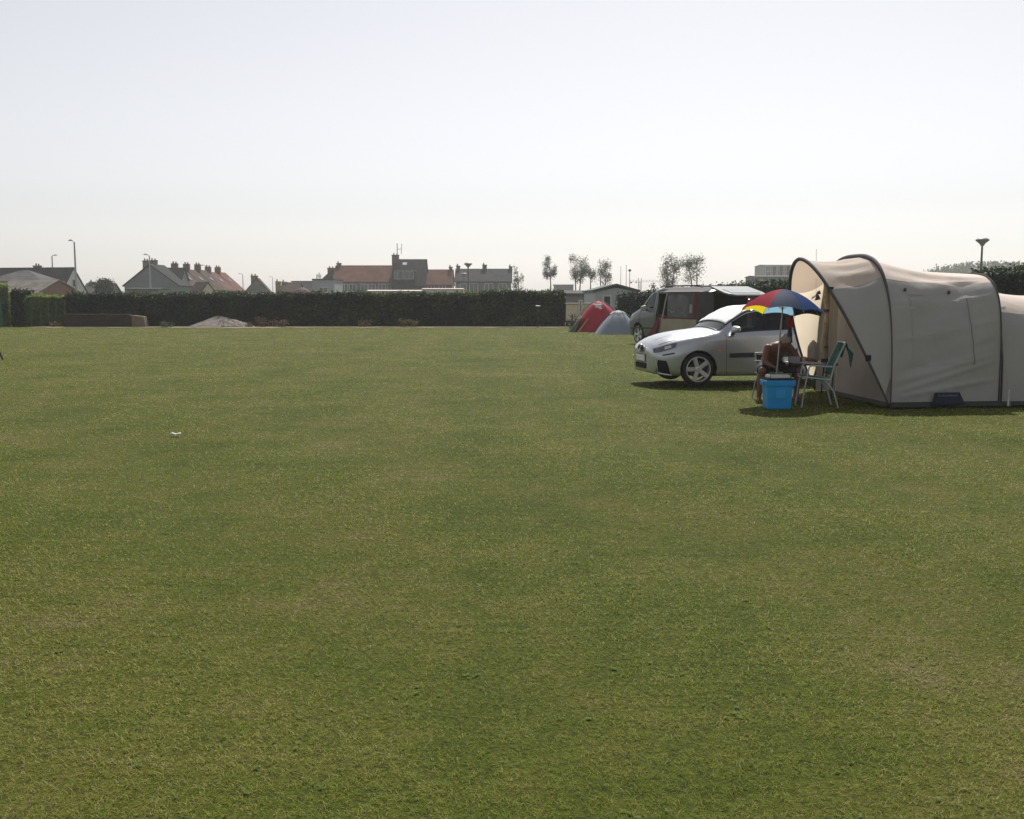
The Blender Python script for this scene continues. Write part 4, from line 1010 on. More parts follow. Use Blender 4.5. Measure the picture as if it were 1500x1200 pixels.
# reflective shade pressed against the inside of the windscreen
FOIL = mat('white_shade_film', (.88, .89, .90), (.82, .83, .85), scale=7, rough=.42, metal=.0, bump=.25, bscale=16)
P = []
for a in range(15):
    x = 1.345 + (1.85 - 1.345) * a / 14 + .0; row = []
    for b_ in range(25):
        v = -1 + 2 * b_ / 24; j = 10 - abs(v) * 2.95; p = sh.surf(x, j); n = sh.nrm(x, j); n = n if n.z > 0 else -n
        p = p + n * (.016 + .006 * math.sin(b_ * 1.6) * math.sin(a * .9)); row.append(rot @ Vector((p.x, math.copysign(p.y, v) if abs(v) > 1e-6 else 0, p.z)) + org)
    P.append(row)
o = MB().grid(P).build('sunshade', FOIL, smooth='all', origin=org, loc=org, solid=.006); tag(o, 'bright white sunshade spread over the windscreen of the silver hatchback', 'sunshade')

# ================================================================== CAMPER VAN
VSILVER = mat('van_paint', (.14, .162, .168), (.12, .14, .145), scale=2.0, rough=.4, metal=.3, coat=.4, backdark=True)
VAN = [
 (0.00, [(.45,.32),(.5,.34),(.55,.45),(.56,.58),(.52,.70),(.45,.76),(.36,.79),(.27,.81),(.18,.82),(.09,.825),(0,.825)]),
 (0.08, [(.70,.28),(.74,.30),(.79,.45),(.80,.62),(.76,.80),(.68,.90),(.55,.95),(.42,.98),(.28,1.0),(.14,1.01),(0,1.01)]),
 (0.35, [(.82,.26),(.86,.28),(.90,.48),(.91,.70),(.88,.92),(.80,1.03),(.66,1.08),(.5,1.11),(.33,1.13),(.16,1.14),(0,1.14)]),
 (0.80, [(.86,.26),(.90,.28),(.94,.5),(.945,.75),(.93,1.0),(.89,1.10),(.84,1.16),(.76,1.20),(.5,1.23),(.25,1.25),(0,1.25)]),
 (1.25, [(.87,.26),(.91,.28),(.945,.5),(.948,.78),(.935,1.03),(.90,1.13),(.85,1.33),(.77,1.54),(.52,1.58),(.26,1.60),(0,1.605)]),
 (1.70, [(.87,.26),(.91,.28),(.945,.5),(.948,.80),(.937,1.05),(.905,1.15),(.85,1.46),(.76,1.78),(.54,1.845),(.27,1.87),(0,1.875)]),
 (2.30, [(.87,.26),(.91,.28),(.945,.5),(.948,.80),(.937,1.05),(.905,1.15),(.85,1.47),(.76,1.80),(.55,1.875),(.28,1.905),(0,1.91)]),
 (4.30, [(.87,.28),(.91,.30),(.945,.5),(.945,.80),(.935,1.05),(.90,1.15),(.845,1.46),(.75,1.79),(.55,1.865),(.28,1.895),(0,1.90)]),
 (4.65, [(.85,.34),(.90,.36),(.93,.5),(.93,.8),(.92,1.05),(.885,1.15),(.82,1.44),(.72,1.74),(.52,1.82),(.26,1.85),(0,1.855)]),
 (4.75, [(.83,.36),(.88,.38),(.91,.5),(.91,.8),(.90,1.05),(.865,1.15),(.80,1.43),(.70,1.70),(.5,1.775),(.25,1.80),(0,1.805)])]
vs_ = Shell(VAN)
xs = sorted(set(np.round(np.concatenate([np.linspace(0, .35, 10), np.linspace(.35, 4.75, 56), [.86, 1.66, 1.05, 1.85, 2.95, 4.35]]), 4)))
js = sorted(set(np.round(np.concatenate([np.linspace(0, 10, 41), [5.3, 6.7, 7.2]]), 4)))
def vregion(x, j):
    if 7.2 < j and .86 < x < 1.66: return 1
    if 5.3 < j < 6.7 and (1.05 < x < 1.85 or 2.95 < x < 4.35): return 2
    return 0
cut, arch = [], []
for ax in (.88, 4.0):
    arch.append((ax, .34, .40, 1.1))
    cut.append(MB().lathe([(.40, .62), (.40, 1.1)], 40, (ax, 0, .34), 'Y')); cut.append(MB().lathe([(.40, -1.1), (.40, -.62)], 40, (ax, 0, .34), 'Y'))
cut.append(MB().box((4.6, 0, 1.12), (1.6, 1.44, 1.20)))            # open rear
cut.append(MB().box((2.42, -.9, 1.08), (.78, .62, 1.26)))          # open sliding door
parts = vs_.body(xs, js, vregion, cut, [VSILVER, GLASS, GLASSD], arch, (((3.8, -.72, .52), (5.4, .72, 1.72)), ((2.03, -1.21, .45), (2.81, -.59, 1.71))))
VA = R(-66.5); Wv = gp(937, 503.5); vrot = Matrix.Rotation(VA, 3, 'Z'); vorg = Wv - vrot @ Vector((.88, -.86, 0))
van = thing('camper_van', 'grey van with raised tailgate parked behind the hatchback beside its maroon awning', 'van', vorg, VA)
meshpart('body', parts[0], VSILVER, van); meshpart('wheel_well', parts[99], LINER, van)
meshpart('windscreen', parts[1], GLASS, van); [meshpart('side_window', q, GLASSD, van) for q in loose(parts[2])]
for ax in (.88, 4.0):
    for sd in (-1, 1): wheel(van, ax, sd * .83, .33, .21, sd)
for sd in (-1, 1):
    vs_.patch([(.08, 4.0), (.42, 4.3), (.42, 5.2), (.10, 5.3)], 8, 5, .006, sd).build('headlight', LAMPG, van, smooth=True)
    vs_.line([(.95, 1.1), (.98, 3), (1.0, 5.2)], .012, .001, sd).build('door_gap', BLACKP, van)
    vs_.line([(1.95, 1.1), (1.95, 3), (1.95, 6.9)], .012, .001, sd).build('door_gap', BLACKP, van)
    vs_.line([(.3, 2.2), (2.0, 2.2)] if sd < 0 else [(.3, 2.2), (4.6, 2.2)], .05, .004, sd).build('side_strip', BLACKP, van)
    vs_.patch([(.92, 5.2), (1.0, 5.2), (1.72, 6.95), (1.62, 6.95)], 10, 3, .006, sd).build('pillar', BLACKP, van)
    mm = MB().hexa([(1.36, sd * .97, 1.13), (1.48, sd * .97, 1.13), (1.48, sd * 1.16, 1.14), (1.38, sd * 1.15, 1.14)], [(1.37, sd * .97, 1.31), (1.48, sd * .97, 1.32), (1.48, sd * 1.16, 1.29), (1.39, sd * 1.15, 1.28)]).build('mirror', BLACKP if sd > 0 else mat('mirror_pale', (.50, .51, .52), rough=.3), van, bevel=.03)
    MB().tube([(1.40, sd * .89, 1.15), (1.41, sd * .96, 1.17), (1.42, sd * 1.03, 1.2)], .03, 8).build('mirror_arm', BLACKP, mm)
    MB().box((4.72, sd * .83, 1.22), (.10, .13, .62)).build('tail_light', mat('red_lens', (.45, .02, .02)), van, bevel=.03)
    MB().tube([(1.9, sd * .68, 1.90), (2.0, sd * .68, 1.95), (4.2, sd * .67, 1.95), (4.3, sd * .67, 1.89)], .022, 8).build('roof_rail', BLACKP, van)
for sd in (-1, 1): vs_.patch([(1.80, 7.05), (4.66, 7.05), (4.66, 10), (1.80, 10)], 24, 8, .010, sd).build('roof_panel', mat('dark_roof_cover', (.035, .037, .04), (.028, .03, .032), scale=3, rough=.75), van, smooth='all')
# dark cabin lining, bulkhead and seats
MB().box((3.0, 0, .42), (3.5, 1.6, .06)).build('cabin_floor', CABIN, van); MB().box((1.95, .25, .95), (.08, 1.25, 1.0)).build('bulkhead', CABIN, van)
for sd in (-1, 1):
    st = MB().box((1.6, sd * .45, .75), (.5, .5, .2)); st.box((1.88, sd * .45, 1.1), (.16, .48, .7), m=Matrix.Rotation(R(12), 3, 'Y')); st.build('seat', CABIN, van, bevel=.05)
# tailgate lifted past the roof line, outer skin to the sky
a = R(14); tg = MB(); gx_ = lambda d, z=0: Vector((4.70 + d * math.cos(a) + z * math.sin(a), 0, 1.885 - d * math.sin(a) + z * math.cos(a)))
prof = [(0, .62), (.10, .70), (.85, .74), (1.08, .66), (1.16, .48)]
low, up = [], []
for d, hw in prof:
    for sd in (-1, 1):
        b0 = gx_(d, 0); b1 = gx_(d, .06 if 0 < d < 1.1 else .035)
        low.append((b0.x, sd * hw, b0.z)); up.append((b1.x, sd * hw * .985, b1.z))
vsq = low + up; n0 = len(low); fs = []
for k in range(len(prof) - 1):
    i = 2 * k; fs += [(i, i + 1, i + 3, i + 2), (n0 + i, n0 + i + 2, n0 + i + 3, n0 + i + 1), (i, i + 2, n0 + i + 2, n0 + i), (i + 1, n0 + i + 1, n0 + i + 3, i + 3)]
fs += [(0, n0, n0 + 1, 1), (n0 - 2, n0 - 1, 2 * n0 - 1, 2 * n0 - 2)]
tgo = tg.add(vsq, fs).build('tailgate', mat('van_paint_dark', (.10, .11, .115), (.085, .095, .10), scale=2, rough=.45, metal=.2, coat=.15), van, bevel=.015)
q = [gx_(.52, .068), gx_(.98, .068)]
MB().hexa([(q[0].x, -.55, q[0].z - .006), (q[1].x, -.52, q[1].z - .006), (q[1].x, .52, q[1].z - .006), (q[0].x, .55, q[0].z - .006)], [(q[0].x, -.55, q[0].z + .004), (q[1].x, -.52, q[1].z + .004), (q[1].x, .52, q[1].z + .004), (q[0].x, .55, q[0].z + .004)]).build('tailgate_window', mat('painted_reflection_glass', (.34, .36, .38), rough=.08, spec=1, coat=1), tgo)  # pale base colour stands in for bright sky mirrored in the window
for sd in (-1, 1): MB().cyl((4.62, sd * .68, 1.52), tuple(gx_(.62) + Vector((0, sd * .66, 0))), .012, .012, 6).build('gas_strut', DARKM, tgo)
# ------------------------------------------------------------------ drive-away awning along the van's side
KHAKI = mat('khaki_canvas', (.36, .32, .235), (.29, .255, .185), scale=3, rough=.9, bump=.3, bscale=8)
MAROON2 = mat('maroon_canvas', (.155, .014, .030), (.115, .011, .024), scale=3, rough=.8, transl=.12)
DIMPVC = mat('dim_window_sheet', (.055, .06, .068), (.04, .044, .05), scale=2, rough=.25)
CURT = mat('curtain_cloth', (.50, .51, .52), (.40, .41, .42), scale=5, rough=.9, transl=.3)
aw = thing('awning', 'maroon and khaki awning with curtained window standing along the side of the grey van', 'awning', vorg, VA)
YA, XA0, XA1, ZS = -1.22, 2.72, 4.98, .90
def awp(x, z, off=0.0): return Vector((x, YA - .10 * (1 - z / 1.75) + off + .012 * math.sin(x * 9 + z * 4) * (z < 1.6), z))
def panel(x0, x1, z0, z1, off=0.0, nu=12, nv=8): return MB().grid([[awp(x0 + (x1 - x0) * u, z0 + (z1 - z0) * v, off) for v in np.linspace(0, 1, nv)] for u in np.linspace(0, 1, nu)])
panel(XA0 - .10, XA1, .02, ZS, 0, 24).build('skirt', KHAKI, aw, smooth='all')
panel(3.20, XA1, ZS, ZS + .05).build('lower_band', MAROON2, aw, smooth='all')
wn_ = panel(3.22, 4.42, ZS + .05, 1.66).build('window', DIMPVC, aw, smooth='all')
panel(4.42, 4.74, ZS + .05, 1.74).build('corner_panel', mat('dark_grey_canvas', (.07, .075, .08)), aw, smooth='all'); panel(4.74, XA1, ZS + .05, 1.74).build('corner_panel', MAROON2, aw, smooth='all'); panel(3.20, 4.42, 1.66, 1.74).build('upper_band', mat('dark_grey_canvas', (.07, .075, .08), (.055, .058, .062), rough=.85), aw, smooth='all')
MB().grid([[Vector((XA1 + .02 * math.sin(z * 6), YA - .10 * (1 - z / 1.75) + .55 * u, z)) for z in np.linspace(.02, 1.74, 9)] for u in np.linspace(0, 1, 6)]).build('end_wall', mat('dark_grey_canvas', (.07, .075, .08)), aw, smooth='all')
MB().grid([[Vector((x, YA + (-.80 - YA) * v, 1.74 + .11 * v - .03 * math.sin(v * PI))) for v in np.linspace(0, 1, 6)] for x in np.linspace(2.6, XA1, 12)]).build('roof', mat('dark_grey_canvas', (.07, .075, .08)), aw, smooth='all')
MB().add([(XA0, YA - .01, 1.0), (XA0 + .24, YA - .01, 1.05), (XA0 - .05, YA - .30, .02), (XA0 - .52, YA - .30, .02)], [(0, 1, 2, 3)]).build('door_flap', MAROON2, aw, solid=.01)
MB().add([(XA0 + .02, YA, ZS), (XA0 + .50, YA, ZS), (XA0 + .50, YA, ZS + .06), (XA0 + .02, YA, ZS + .14)], [(0, 1, 2, 3)]).build('door_sill', MAROON2, aw, solid=.01)
MB().tube([awp(3.22, 1.70, -.02), awp(3.10, 1.4, -.02), awp(3.02, ZS, -.02)], .022, 6).build('piping', mat('pale_piping', (.50, .50, .50), rough=.8), aw)
for x in (XA0 - .02, XA1): MB().tube([(x, YA - .12, 0), (x, YA - .01, 1.74)], .016, 6).build('pole', DARKM, aw)
MB().cyl((XA0 - .02, YA - .01, 1.74), (XA1, YA - .01, 1.74), .014, .014, 6).build('pole', DARKM, aw)
for (xa, xb, dp) in ((3.26, 3.80, .15), (3.80, 4.40, .19)):        # two sagging swags of pale curtain
    MB().grid([[awp(xa + (xb - xa) * k / 16, 1.28 - .03 * math.sin(k * .7) - dp * (1 - abs(k / 8 - 1) ** 1.4) - (.05 + .035 * math.sin(k * 1.1)) * (1 - u), -.014 - .006 * math.sin(k * 1.9)) for u in np.linspace(0, 1, 4)] for k in range(17)]).build('curtain', mat('grey_curtain_cloth', (.24, .25, .265), (.17, .18, .19), scale=6, rough=.9), wn_, smooth='all')
panel(4.50, 4.66, 1.10, 1.36, -.012, 6, 6).build('pale_patch', CURT, aw, smooth='all')

# ================================================================== SMALL DOME TENTS
REDT = mat('red_tent_fabric', (.46, .020, .052), (.38, .016, .044), scale=1.5, rough=.6, transl=.25)
MAUVET = mat('dark_red_fabric', (.16, .02, .05), (.12, .016, .04), scale=1.5, rough=.6, transl=.2)
GREENG = mat('grey_green_fabric', (.18, .20, .17), (.14, .16, .135), scale=1.5, rough=.7, transl=.3)
BLUEG = mat('blue_grey_fabric', (.30, .355, .42), (.26, .31, .37), scale=1.5, rough=.6, transl=.3)
WHITEF = mat('white_fabric', (.78, .78, .76), (.68, .68, .66), scale=3, rough=.7, transl=.3)
def dome(t, lx, ly, h, m, seed=0, skew=.0, flat=1.7, rz=0):
    """pole tent: rounded square rings shrinking to the crown"""
    P = []; Mz = Matrix.Rotation(rz, 3, 'Z')
    for i in range(17):
        r = 1 - i / 16; row = []; z = h * (1 - r ** flat)
        for k in range(48):
            q = 2 * PI * k / 48; c, s2 = math.cos(q), math.sin(q); e = 3.2
            rr = 1 / ((abs(c) ** e + abs(s2) ** e) ** (1 / e)); sag = 1 - .05 * (1 - abs(math.sin(2 * q)) ** .6) * math.sin(r * PI)
            p = Mz @ Vector((c * rr * r * lx * sag, s2 * rr * r * ly * sag, 0)); row.append(Vector((p.x + skew * z, p.y, max(z, .0))))
        P.append(row + [row[0]])
    b_ = MB().grid(P).build('flysheet', m, t, smooth='all')
    for sg in (-1, 1):
        pts = []
        for i in range(-12, 13):
            r = abs(i) / 12; z = h * (1 - r ** flat) + .012; e = 2 ** (-1 / 3.2) * 1.414; d = i / 12 * e / 1.0
            p = Mz @ Vector((d * lx / 1.0 * .99, d * ly * sg * .99, 0)); pts.append((p.x + skew * z, p.y, z))
        MB().tube(pts, .012, 6).build('pole', DARKM, t)
    return b_
Yt = 47.2; t = thing('dome_tent', 'red dome tent with white vent beside the blue grey tent', 'tent', (XW(884, Yt), Yt + 1.0, 0))
dome(t, 1.30, 1.05, 1.42, REDT, flat=1.65, skew=-.10)
P = []
for i in range(9):
    u = i / 8; row = []
    for k in range(9):
        v = k / 8; a_ = Vector((-1.62 + .25 * v, -1.0 + 2.0 * v, .0)); b_ = Vector((-.98, -.86 + 1.6 * v, .70)); c = a_.lerp(b_, u); row.append(c + Vector((-.04 * math.sin(u * PI), 0, -.06 * math.sin(u * PI))))
    P.append(row)
MB().grid(P).build('porch', GREENG, t, smooth='all', solid=.004)
MB().add([(-1.62, -1.0, 0), (-1.30, -1.06, 0), (-.98, -.88, .69), (-1.28, -.96, .33)], [(0, 1, 2, 3)]).build('porch_side', GREENG, t)
MB().add([(-1.2, -1.07, .02), (-.72, -.99, .62), (-.66, -1.0, .62), (-1.1, -1.08, .02)], [(0, 1, 2, 3)]).build('trim', mat('yellow_trim', (.45, .36, .10), rough=.8), t)
MB().tube([(-.45, -.62, 1.27), (-.25, -.66, 1.24), (-.05, -.62, 1.26)], .03, 6).build('vent_hood', WHITEF, t)
MB().add([(-.36, -.62, 1.23), (-.10, -.60, 1.25), (-.02, -.72, 1.06), (-.14, -.74, 1.04), (-.22, -.69, 1.13), (-.32, -.70, 1.10)], [(0, 1, 2, 3, 4, 5)]).build('vent', WHITEF, t)
for a_, b_ in (((-1.62, -1, .02), (-1.95, -1.15, 0)),): MB().cyl(a_, b_, .006, .006, 4).build('guy_rope', WHITEF, t)
Yb = 44; t = thing('dome_tent', 'small blue grey dome tent with white top cap near the van front', 'tent', (XW(909, Yb), Yb + .9, 0))
dome(t, 1.02, .9, .99, BLUEG, flat=1.6)
MB().lathe([(.38, .78), (.36, .88), (.23, .97), (0, 1.03)], 24).move(lambda v: Vector((v.x + .0, v.y * .7, v.z))).build('cap', WHITEF, t, smooth=True)
MB().cyl((-.98, -.8, .06), (-1.35, -1.1, 0), .006, .006, 4).build('guy_rope', WHITEF, t)

# ================================================================== BEIGE TUNNEL TENT
from mathutils import noise as mno
def tentmat(name, col, col2, tr, tc):
    m = mat(name, col, col2, scale=1.1, rough=.75, bump=.55, bscale=2.4, transl=tr, stretch=(1, 1, .55), tcol=tc, spec=.25)
    return m
BEIGE = tentmat('beige_tent_fabric', (.68, .585, .52), (.62, .53, .47), .05, (.5, .42, .34)); HOODF = tentmat('sunlit_porch_fabric', (.46, .41, .36), (.42, .37, .32), .55, (.92, .80, .62))
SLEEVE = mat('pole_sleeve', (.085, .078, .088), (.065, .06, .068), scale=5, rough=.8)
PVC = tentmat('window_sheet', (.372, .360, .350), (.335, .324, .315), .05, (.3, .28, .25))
NAVY = mat('navy_fabric', (.010, .013, .038), (.008, .010, .028), scale=3, rough=.7)
MUD = mat('mud_flap', (.035, .04, .035), (.025, .028, .025), scale=3, rough=.8)
N0 = gp(1304, 596.5); TA = R(5.5)
tent = thing('tunnel_tent', 'large beige tunnel tent with dark arched poles and open hooded porch', 'tent', (N0.x, N0.y, 0), TA)
WT = 2.75
def arch_pt(q, hgt, wid=WT, n=3.0, t0=0.0):
    """q 0 near foot .. 1 far foot -> (t,z)"""
    th = PI * q; c, s2 = math.cos(th), math.sin(th)
    return (t0 + wid / 2 - wid / 2 * math.copysign(abs(c) ** (2 / n), c), hgt * abs(s2) ** (2 / n))
def hoodpt(q, f=1.0):
    t_, z = arch_pt(q, 2.175 - .03 * f, n=1.85); lean = .40 * z + .05 * math.sin(PI * min(1, z / 2.2))
    return Vector((-lean * f, t_, z))
def hoop(s_, hgt, wid=WT, t0=0.0, n=3.0, K=48): return [Vector((s_,) + arch_pt(k / K, hgt, wid, n, t0)) for k in range(K + 1)]
def wrinkle(p, k, amp): return amp * (mno.noise(Vector((p.x * k, p.y * k * .6, p.z * k))) + .5 * mno.noise(Vector((p.x * k * 2.3 + 5, p.y * k, p.z * k * 2.3))))
def RIDGE(u, z):
    e = lambda c, w_: math.exp(-((z - c) / w_) ** 2)
    return .040 * e(.12 + .28 * u, .022) + .036 * e(.18 + .50 * u, .024) + .026 * e(.34 + .42 * u, .03) + .032 * e(1.48 + .12 * u, .022) + .028 * e(1.38 + .20 * u, .020) - .022 * e(.46 + .5 * u, .05) + .024 * e(.95 + .30 * u, .03)
# hood between the leaning front hoop and the main hoop
K, Mh = 64, 16; P = []
for k in range(K + 1):
    q = .03 + .94 * k / K; row = []
    A, B = hoodpt(q), Vector((0,) + arch_pt(q, 2.175))
    for j in range(Mh + 1):
        u = j / Mh; p = A.lerp(B, u); up = max(0, p.z / 2.2)
        sag = math.sin(u * PI) * (.055 * up + .01)
        inw = Vector((0, WT / 2 - p.y, -(p.z))).normalized() if p.z > .1 else Vector((0, 0, 0))
        fold = .024 * math.sin(k * 1.35 + u * 2.0) * math.sin(u * PI) * max(0, min(1, (up - .62) / .15)) * (.3 + .7 * u)
        row.append(p + inw * (sag + fold) + Vector((0, wrinkle(p, 2.2, .012), 0)))
    P.append(row)
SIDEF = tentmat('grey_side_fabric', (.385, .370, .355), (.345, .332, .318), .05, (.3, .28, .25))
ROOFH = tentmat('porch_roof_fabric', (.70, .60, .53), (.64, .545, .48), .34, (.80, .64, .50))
MB().grid(P[:19]).build('side_panel', SIDEF, tent, smooth='all')  # near panel: greyer, less translucent than the far one, to look shaded
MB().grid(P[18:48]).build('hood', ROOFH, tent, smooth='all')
MB().grid(P[47:]).build('side_panel', HOODF, tent, smooth='all')  # far panel: paler, more translucent copy of the cloth, to look sunlit
# main section
s3 = 1.66
def arch_v(v, hgt, wid, n, t0, fs):
    vv = v if v <= .5 else 1 - v; qs = math.asin(fs ** (n / 2)) / PI
    q = math.asin((fs * vv / .35) ** (n / 2)) / PI if vv <= .35 else qs + (.5 - qs) * (vv - .35) / .15
    return arch_pt(1 - q if v > .5 else q, hgt, wid, n, t0)
def main_pt(v, u, rg=1.0):
    A, B = Vector((0,) + arch_v(v, 2.175, WT, 3.0, 0, .85)), Vector((s3,) + arch_v(v, 1.915, WT - .12, 4.6, .06, .93))
    p = A.lerp(B, u); up = p.z / 2.2; inw = Vector((0, WT / 2 - p.y, -p.z * .8)).normalized(); vv = min(v, 1 - v)
    crease = .016 * math.sin(6 * (u * 1.2 - up) + 1.2) + .011 * math.sin(15 * (u * .8 - up * 1.1) + 2 * math.sin(4 * up))
    if vv > .36: crease = .020 * math.sin(70 * (vv - .36) + 2.2 * u) * min(1, (vv - .36) * 30)
    else: crease -= RIDGE(u, p.z) * rg
    return p + inw * (math.sin(u * PI) * (.07 * up + .015) + crease * math.sin(u * PI) ** .6) + Vector((0, wrinkle(p, 1.7, .022) * math.sin(u * PI), 0))
NV = 140; P = [[main_pt(k / NV, j / 56) for j in range(57)] for k in range(NV + 1)]
a_, b_ = int(NV * .35), int(NV * .65)
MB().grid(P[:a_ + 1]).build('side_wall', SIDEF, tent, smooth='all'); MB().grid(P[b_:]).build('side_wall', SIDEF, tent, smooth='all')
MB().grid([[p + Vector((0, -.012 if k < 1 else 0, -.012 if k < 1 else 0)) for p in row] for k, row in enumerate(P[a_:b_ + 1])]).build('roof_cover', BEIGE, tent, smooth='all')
# lower sleeping section at the back
s5 = 4.3; P = []
for k in range(K + 1):
    q = k / K; row = []
    A, B = Vector((s3 + .03,) + arch_pt(q, 1.69, WT - .2, 3.2, .10)), Vector((s5,) + arch_pt(q, 1.57, WT - .3, 3.2, .15))
    for j in range(25):
        u = j / 24; p = A.lerp(B, u); inw = Vector((0, WT / 2 - p.y, -p.z * .8)).normalized(); up = p.z / 1.7
        row.append(p + inw * (math.sin(u * PI) * .05 + .02 * math.sin(9 * (u - up * .8)) * math.sin(u * PI)) + Vector((0, wrinkle(p, 2.0, .02), 0)))
    P.append(row)
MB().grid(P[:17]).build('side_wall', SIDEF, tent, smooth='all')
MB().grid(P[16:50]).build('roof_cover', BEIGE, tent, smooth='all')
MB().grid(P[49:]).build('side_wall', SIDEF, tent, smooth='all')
MB().grid([[p, Vector((s5 + .25, p.y * .9 + WT * .05, 0))] for p in hoop(s5, 1.57, WT - .3, .15, 3.2)]).build('rear_wall', BEIGE, tent, smooth='all')
# gable strip under the higher hoop at the back of the main section
a_, b_ = hoop(s3, 1.91, WT - .12, .06, 4.6), hoop(s3 + .03, 1.69, WT - .2, .10, 3.2)
MB().grid([[a_[k], b_[k]] for k in range(4, 45)]).build('gable_strip', mat('dark_mesh_fabric', (.05, .05, .052), (.035, .035, .037), rough=.9), tent)
# front wall in the plane of the main hoop, door at its far end
def ztop(t_):
    lo, hi = 0.0, .5
    for _ in range(40):
        mid = (lo + hi) / 2
        if arch_pt(mid, 2.155)[0] < (t_ if t_ <= WT / 2 else WT - t_): lo = mid
        else: hi = mid
    return arch_pt(lo, 2.155)[1]
P = []
for k in range(33):
    t_ = .04 + (1.98 - .04) * k / 32; zt = ztop(t_); row = []
    for j in range(25):
        z = zt * j / 24; row.append(Vector((.03 + .03 * math.sin(t_ * 5 + z * 2) * math.sin(PI * j / 24) + wrinkle(Vector((t_, z, 3)), 1.6, .03), t_, z)))
    P.append(row)
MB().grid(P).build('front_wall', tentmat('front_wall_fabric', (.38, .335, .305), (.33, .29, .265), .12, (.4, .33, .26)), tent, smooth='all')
P = []
for k in range(9):
    t_ = 1.98 + .27 * k / 8; zt = ztop(t_); P.append([Vector((.02 + .03 * math.sin(k * 1.4), t_, .05 + (zt - .05) * j / 16)) for j in range(17)])
MB().grid(P).build('door_flap', HOODF, tent, smooth='all')
pts = [Vector((-.02 + .02 * math.sin(z * 6), 2.34 + .015 * math.sin(z * 9), z)) for z in np.linspace(.25, ztop(2.34) - .03, 14)]
ro = MB().tube(pts, [.055 + .012 * math.sin(k * 1.9) for k in range(14)], 10).build('rolled_door', mat('tan_fabric', (.36, .29, .20), (.28, .22, .15), scale=6, rough=.85, bump=.4), tent, smooth='all')
for z in (.75, 1.35): MB().lathe([(.068, -.02), (.072, 0), (.068, .02)], 12, (-.02, 2.34, z)).build('tie', SLEEVE, ro)
# poles in sleeves
MB().tube([hoodpt(k / 48, 1.0) + Vector((-.012, 0, .004)) for k in range(49)], [.014 + .015 * math.sin(PI * k / 48) for k in range(49)], 8).build('pole', SLEEVE, tent, smooth='all')
MB().tube([p + Vector((0, -.01 if p.y < WT / 2 else .01, .012)) for p in hoop(0, 2.175)], [.009 + .030 * math.sin(PI * k / 48) ** 3 for k in range(49)], 8).build('pole', SLEEVE, tent, smooth='all')
MB().tube([p + Vector((0, -.01 if p.y < WT / 2 else .01, .012)) for p in hoop(s3, 1.915, WT - .12, .06, 4.6)], .010, 8).build('pole', SLEEVE, tent, smooth='all')
MB().tube([p + Vector((.03, -.012 if p.y < WT / 2 else .012, .008)) for p in hoop(s3 + .03, 1.69, WT - .2, .10, 3.2)], .012, 8).build('pole', SLEEVE, tent, smooth='all')
for (q, f) in ((.12, 1), (.30, 1)):
    p = hoodpt(q); MB().box(p + Vector((.02, -.02, -.03)), (.09, .04, .09), .4).build('buckle', NAVY, tent, bevel=.015)
# window panel with zips on the near wall
def wallpt(u, z, off=-.018, rg=1.0):
    """point on the near main wall"""
    return main_pt(.35 * z / (.85 * 2.175 * (1 - u) + .93 * 1.915 * u), u, rg) + Vector((0, off, 0))
wf = MB().grid([[wallpt(.20 + .56 * a_ / 32, .60 + .98 * b_ / 14, -.004) for b_ in range(15)] for a_ in range(33)]).build('window', PVC, tent, smooth='all')
for (u0, z0, u1, z1) in ((.76, .60, .72, 1.58),):
    MB().tube([wallpt(u0 + (u1 - u0) * k / 14, z0 + (z1 - z0) * k / 14, -.011) for k in range(15)], .004, 5).build('zip', mat('zip_tape', (.20, .19, .19), (.16, .15, .15), rough=.7), wf)
MB().grid([[wallpt(.19 + .15 * a_ / 6, 1.63 + .018 * b_ / 2 - .01 * a_ / 6, -.022) for b_ in range(3)] for a_ in range(7)]).build('trim', mat('worn_tape', (.42, .41, .40), (.3, .3, .3), rough=.7), tent)
for u in (.17, .58): MB().ell(wallpt(u, 1.70, -.03), (.025, .015, .03), 8, 6).build('toggle', SLEEVE, tent)
# navy vent flap with a pale worn line of script
tv = []
for k in range(9):
    u = k / 8; uu = .345 + .30 * u; inset = .045 * (1 if u < .5 else -1)
    row = []
    for j in range(5):
        v = j / 4; x = .345 + .33 * u; x = x + (.05 * v * (1 - 2 * u)); p = wallpt(x, .015 + .19 * v, -.035 - .05 * (1 - v), 0); row.append(p)
    tv.append(row)
vf = MB().grid(tv).build('vent_flap', NAVY, tent, smooth='all', solid=.006)
mb = MB(); x = .415
for k in range(10):
    hgt = .030 if k in (0, 5) else .018
    mb.tube([wallpt(x, .150, -.062, 0), wallpt(x + .006, .150 + hgt, -.058, 0), wallpt(x + .012, .152, -.062, 0)], .0035, 4); x += .019
mb.build('script_mark', mat('faded_print', (.30, .32, .42), (.22, .24, .33), rough=.7), vf)
# mud flaps
MB().grid([[Vector((u * s3, .00 + .06 * u - .02, .07)), Vector((u * s3, .0 + .06 * u - .10, .008))] for u in np.linspace(0, 1, 20)]).build('mud_flap', MUD, tent)
MB().grid([[Vector((s3 + (s5 - s3) * u, .08 + .15 * u - .02, .06)), Vector((s3 + (s5 - s3) * u, .08 + .15 * u - .09, .008))] for u in np.linspace(0, 1, 20)]).build('mud_flap', MUD, tent)
MB().grid([[Vector((-.015, t_, .06)), Vector((-.07, t_, .008))] for t_ in np.linspace(.0, 2.2, 12)]).build('mud_flap', MUD, tent)
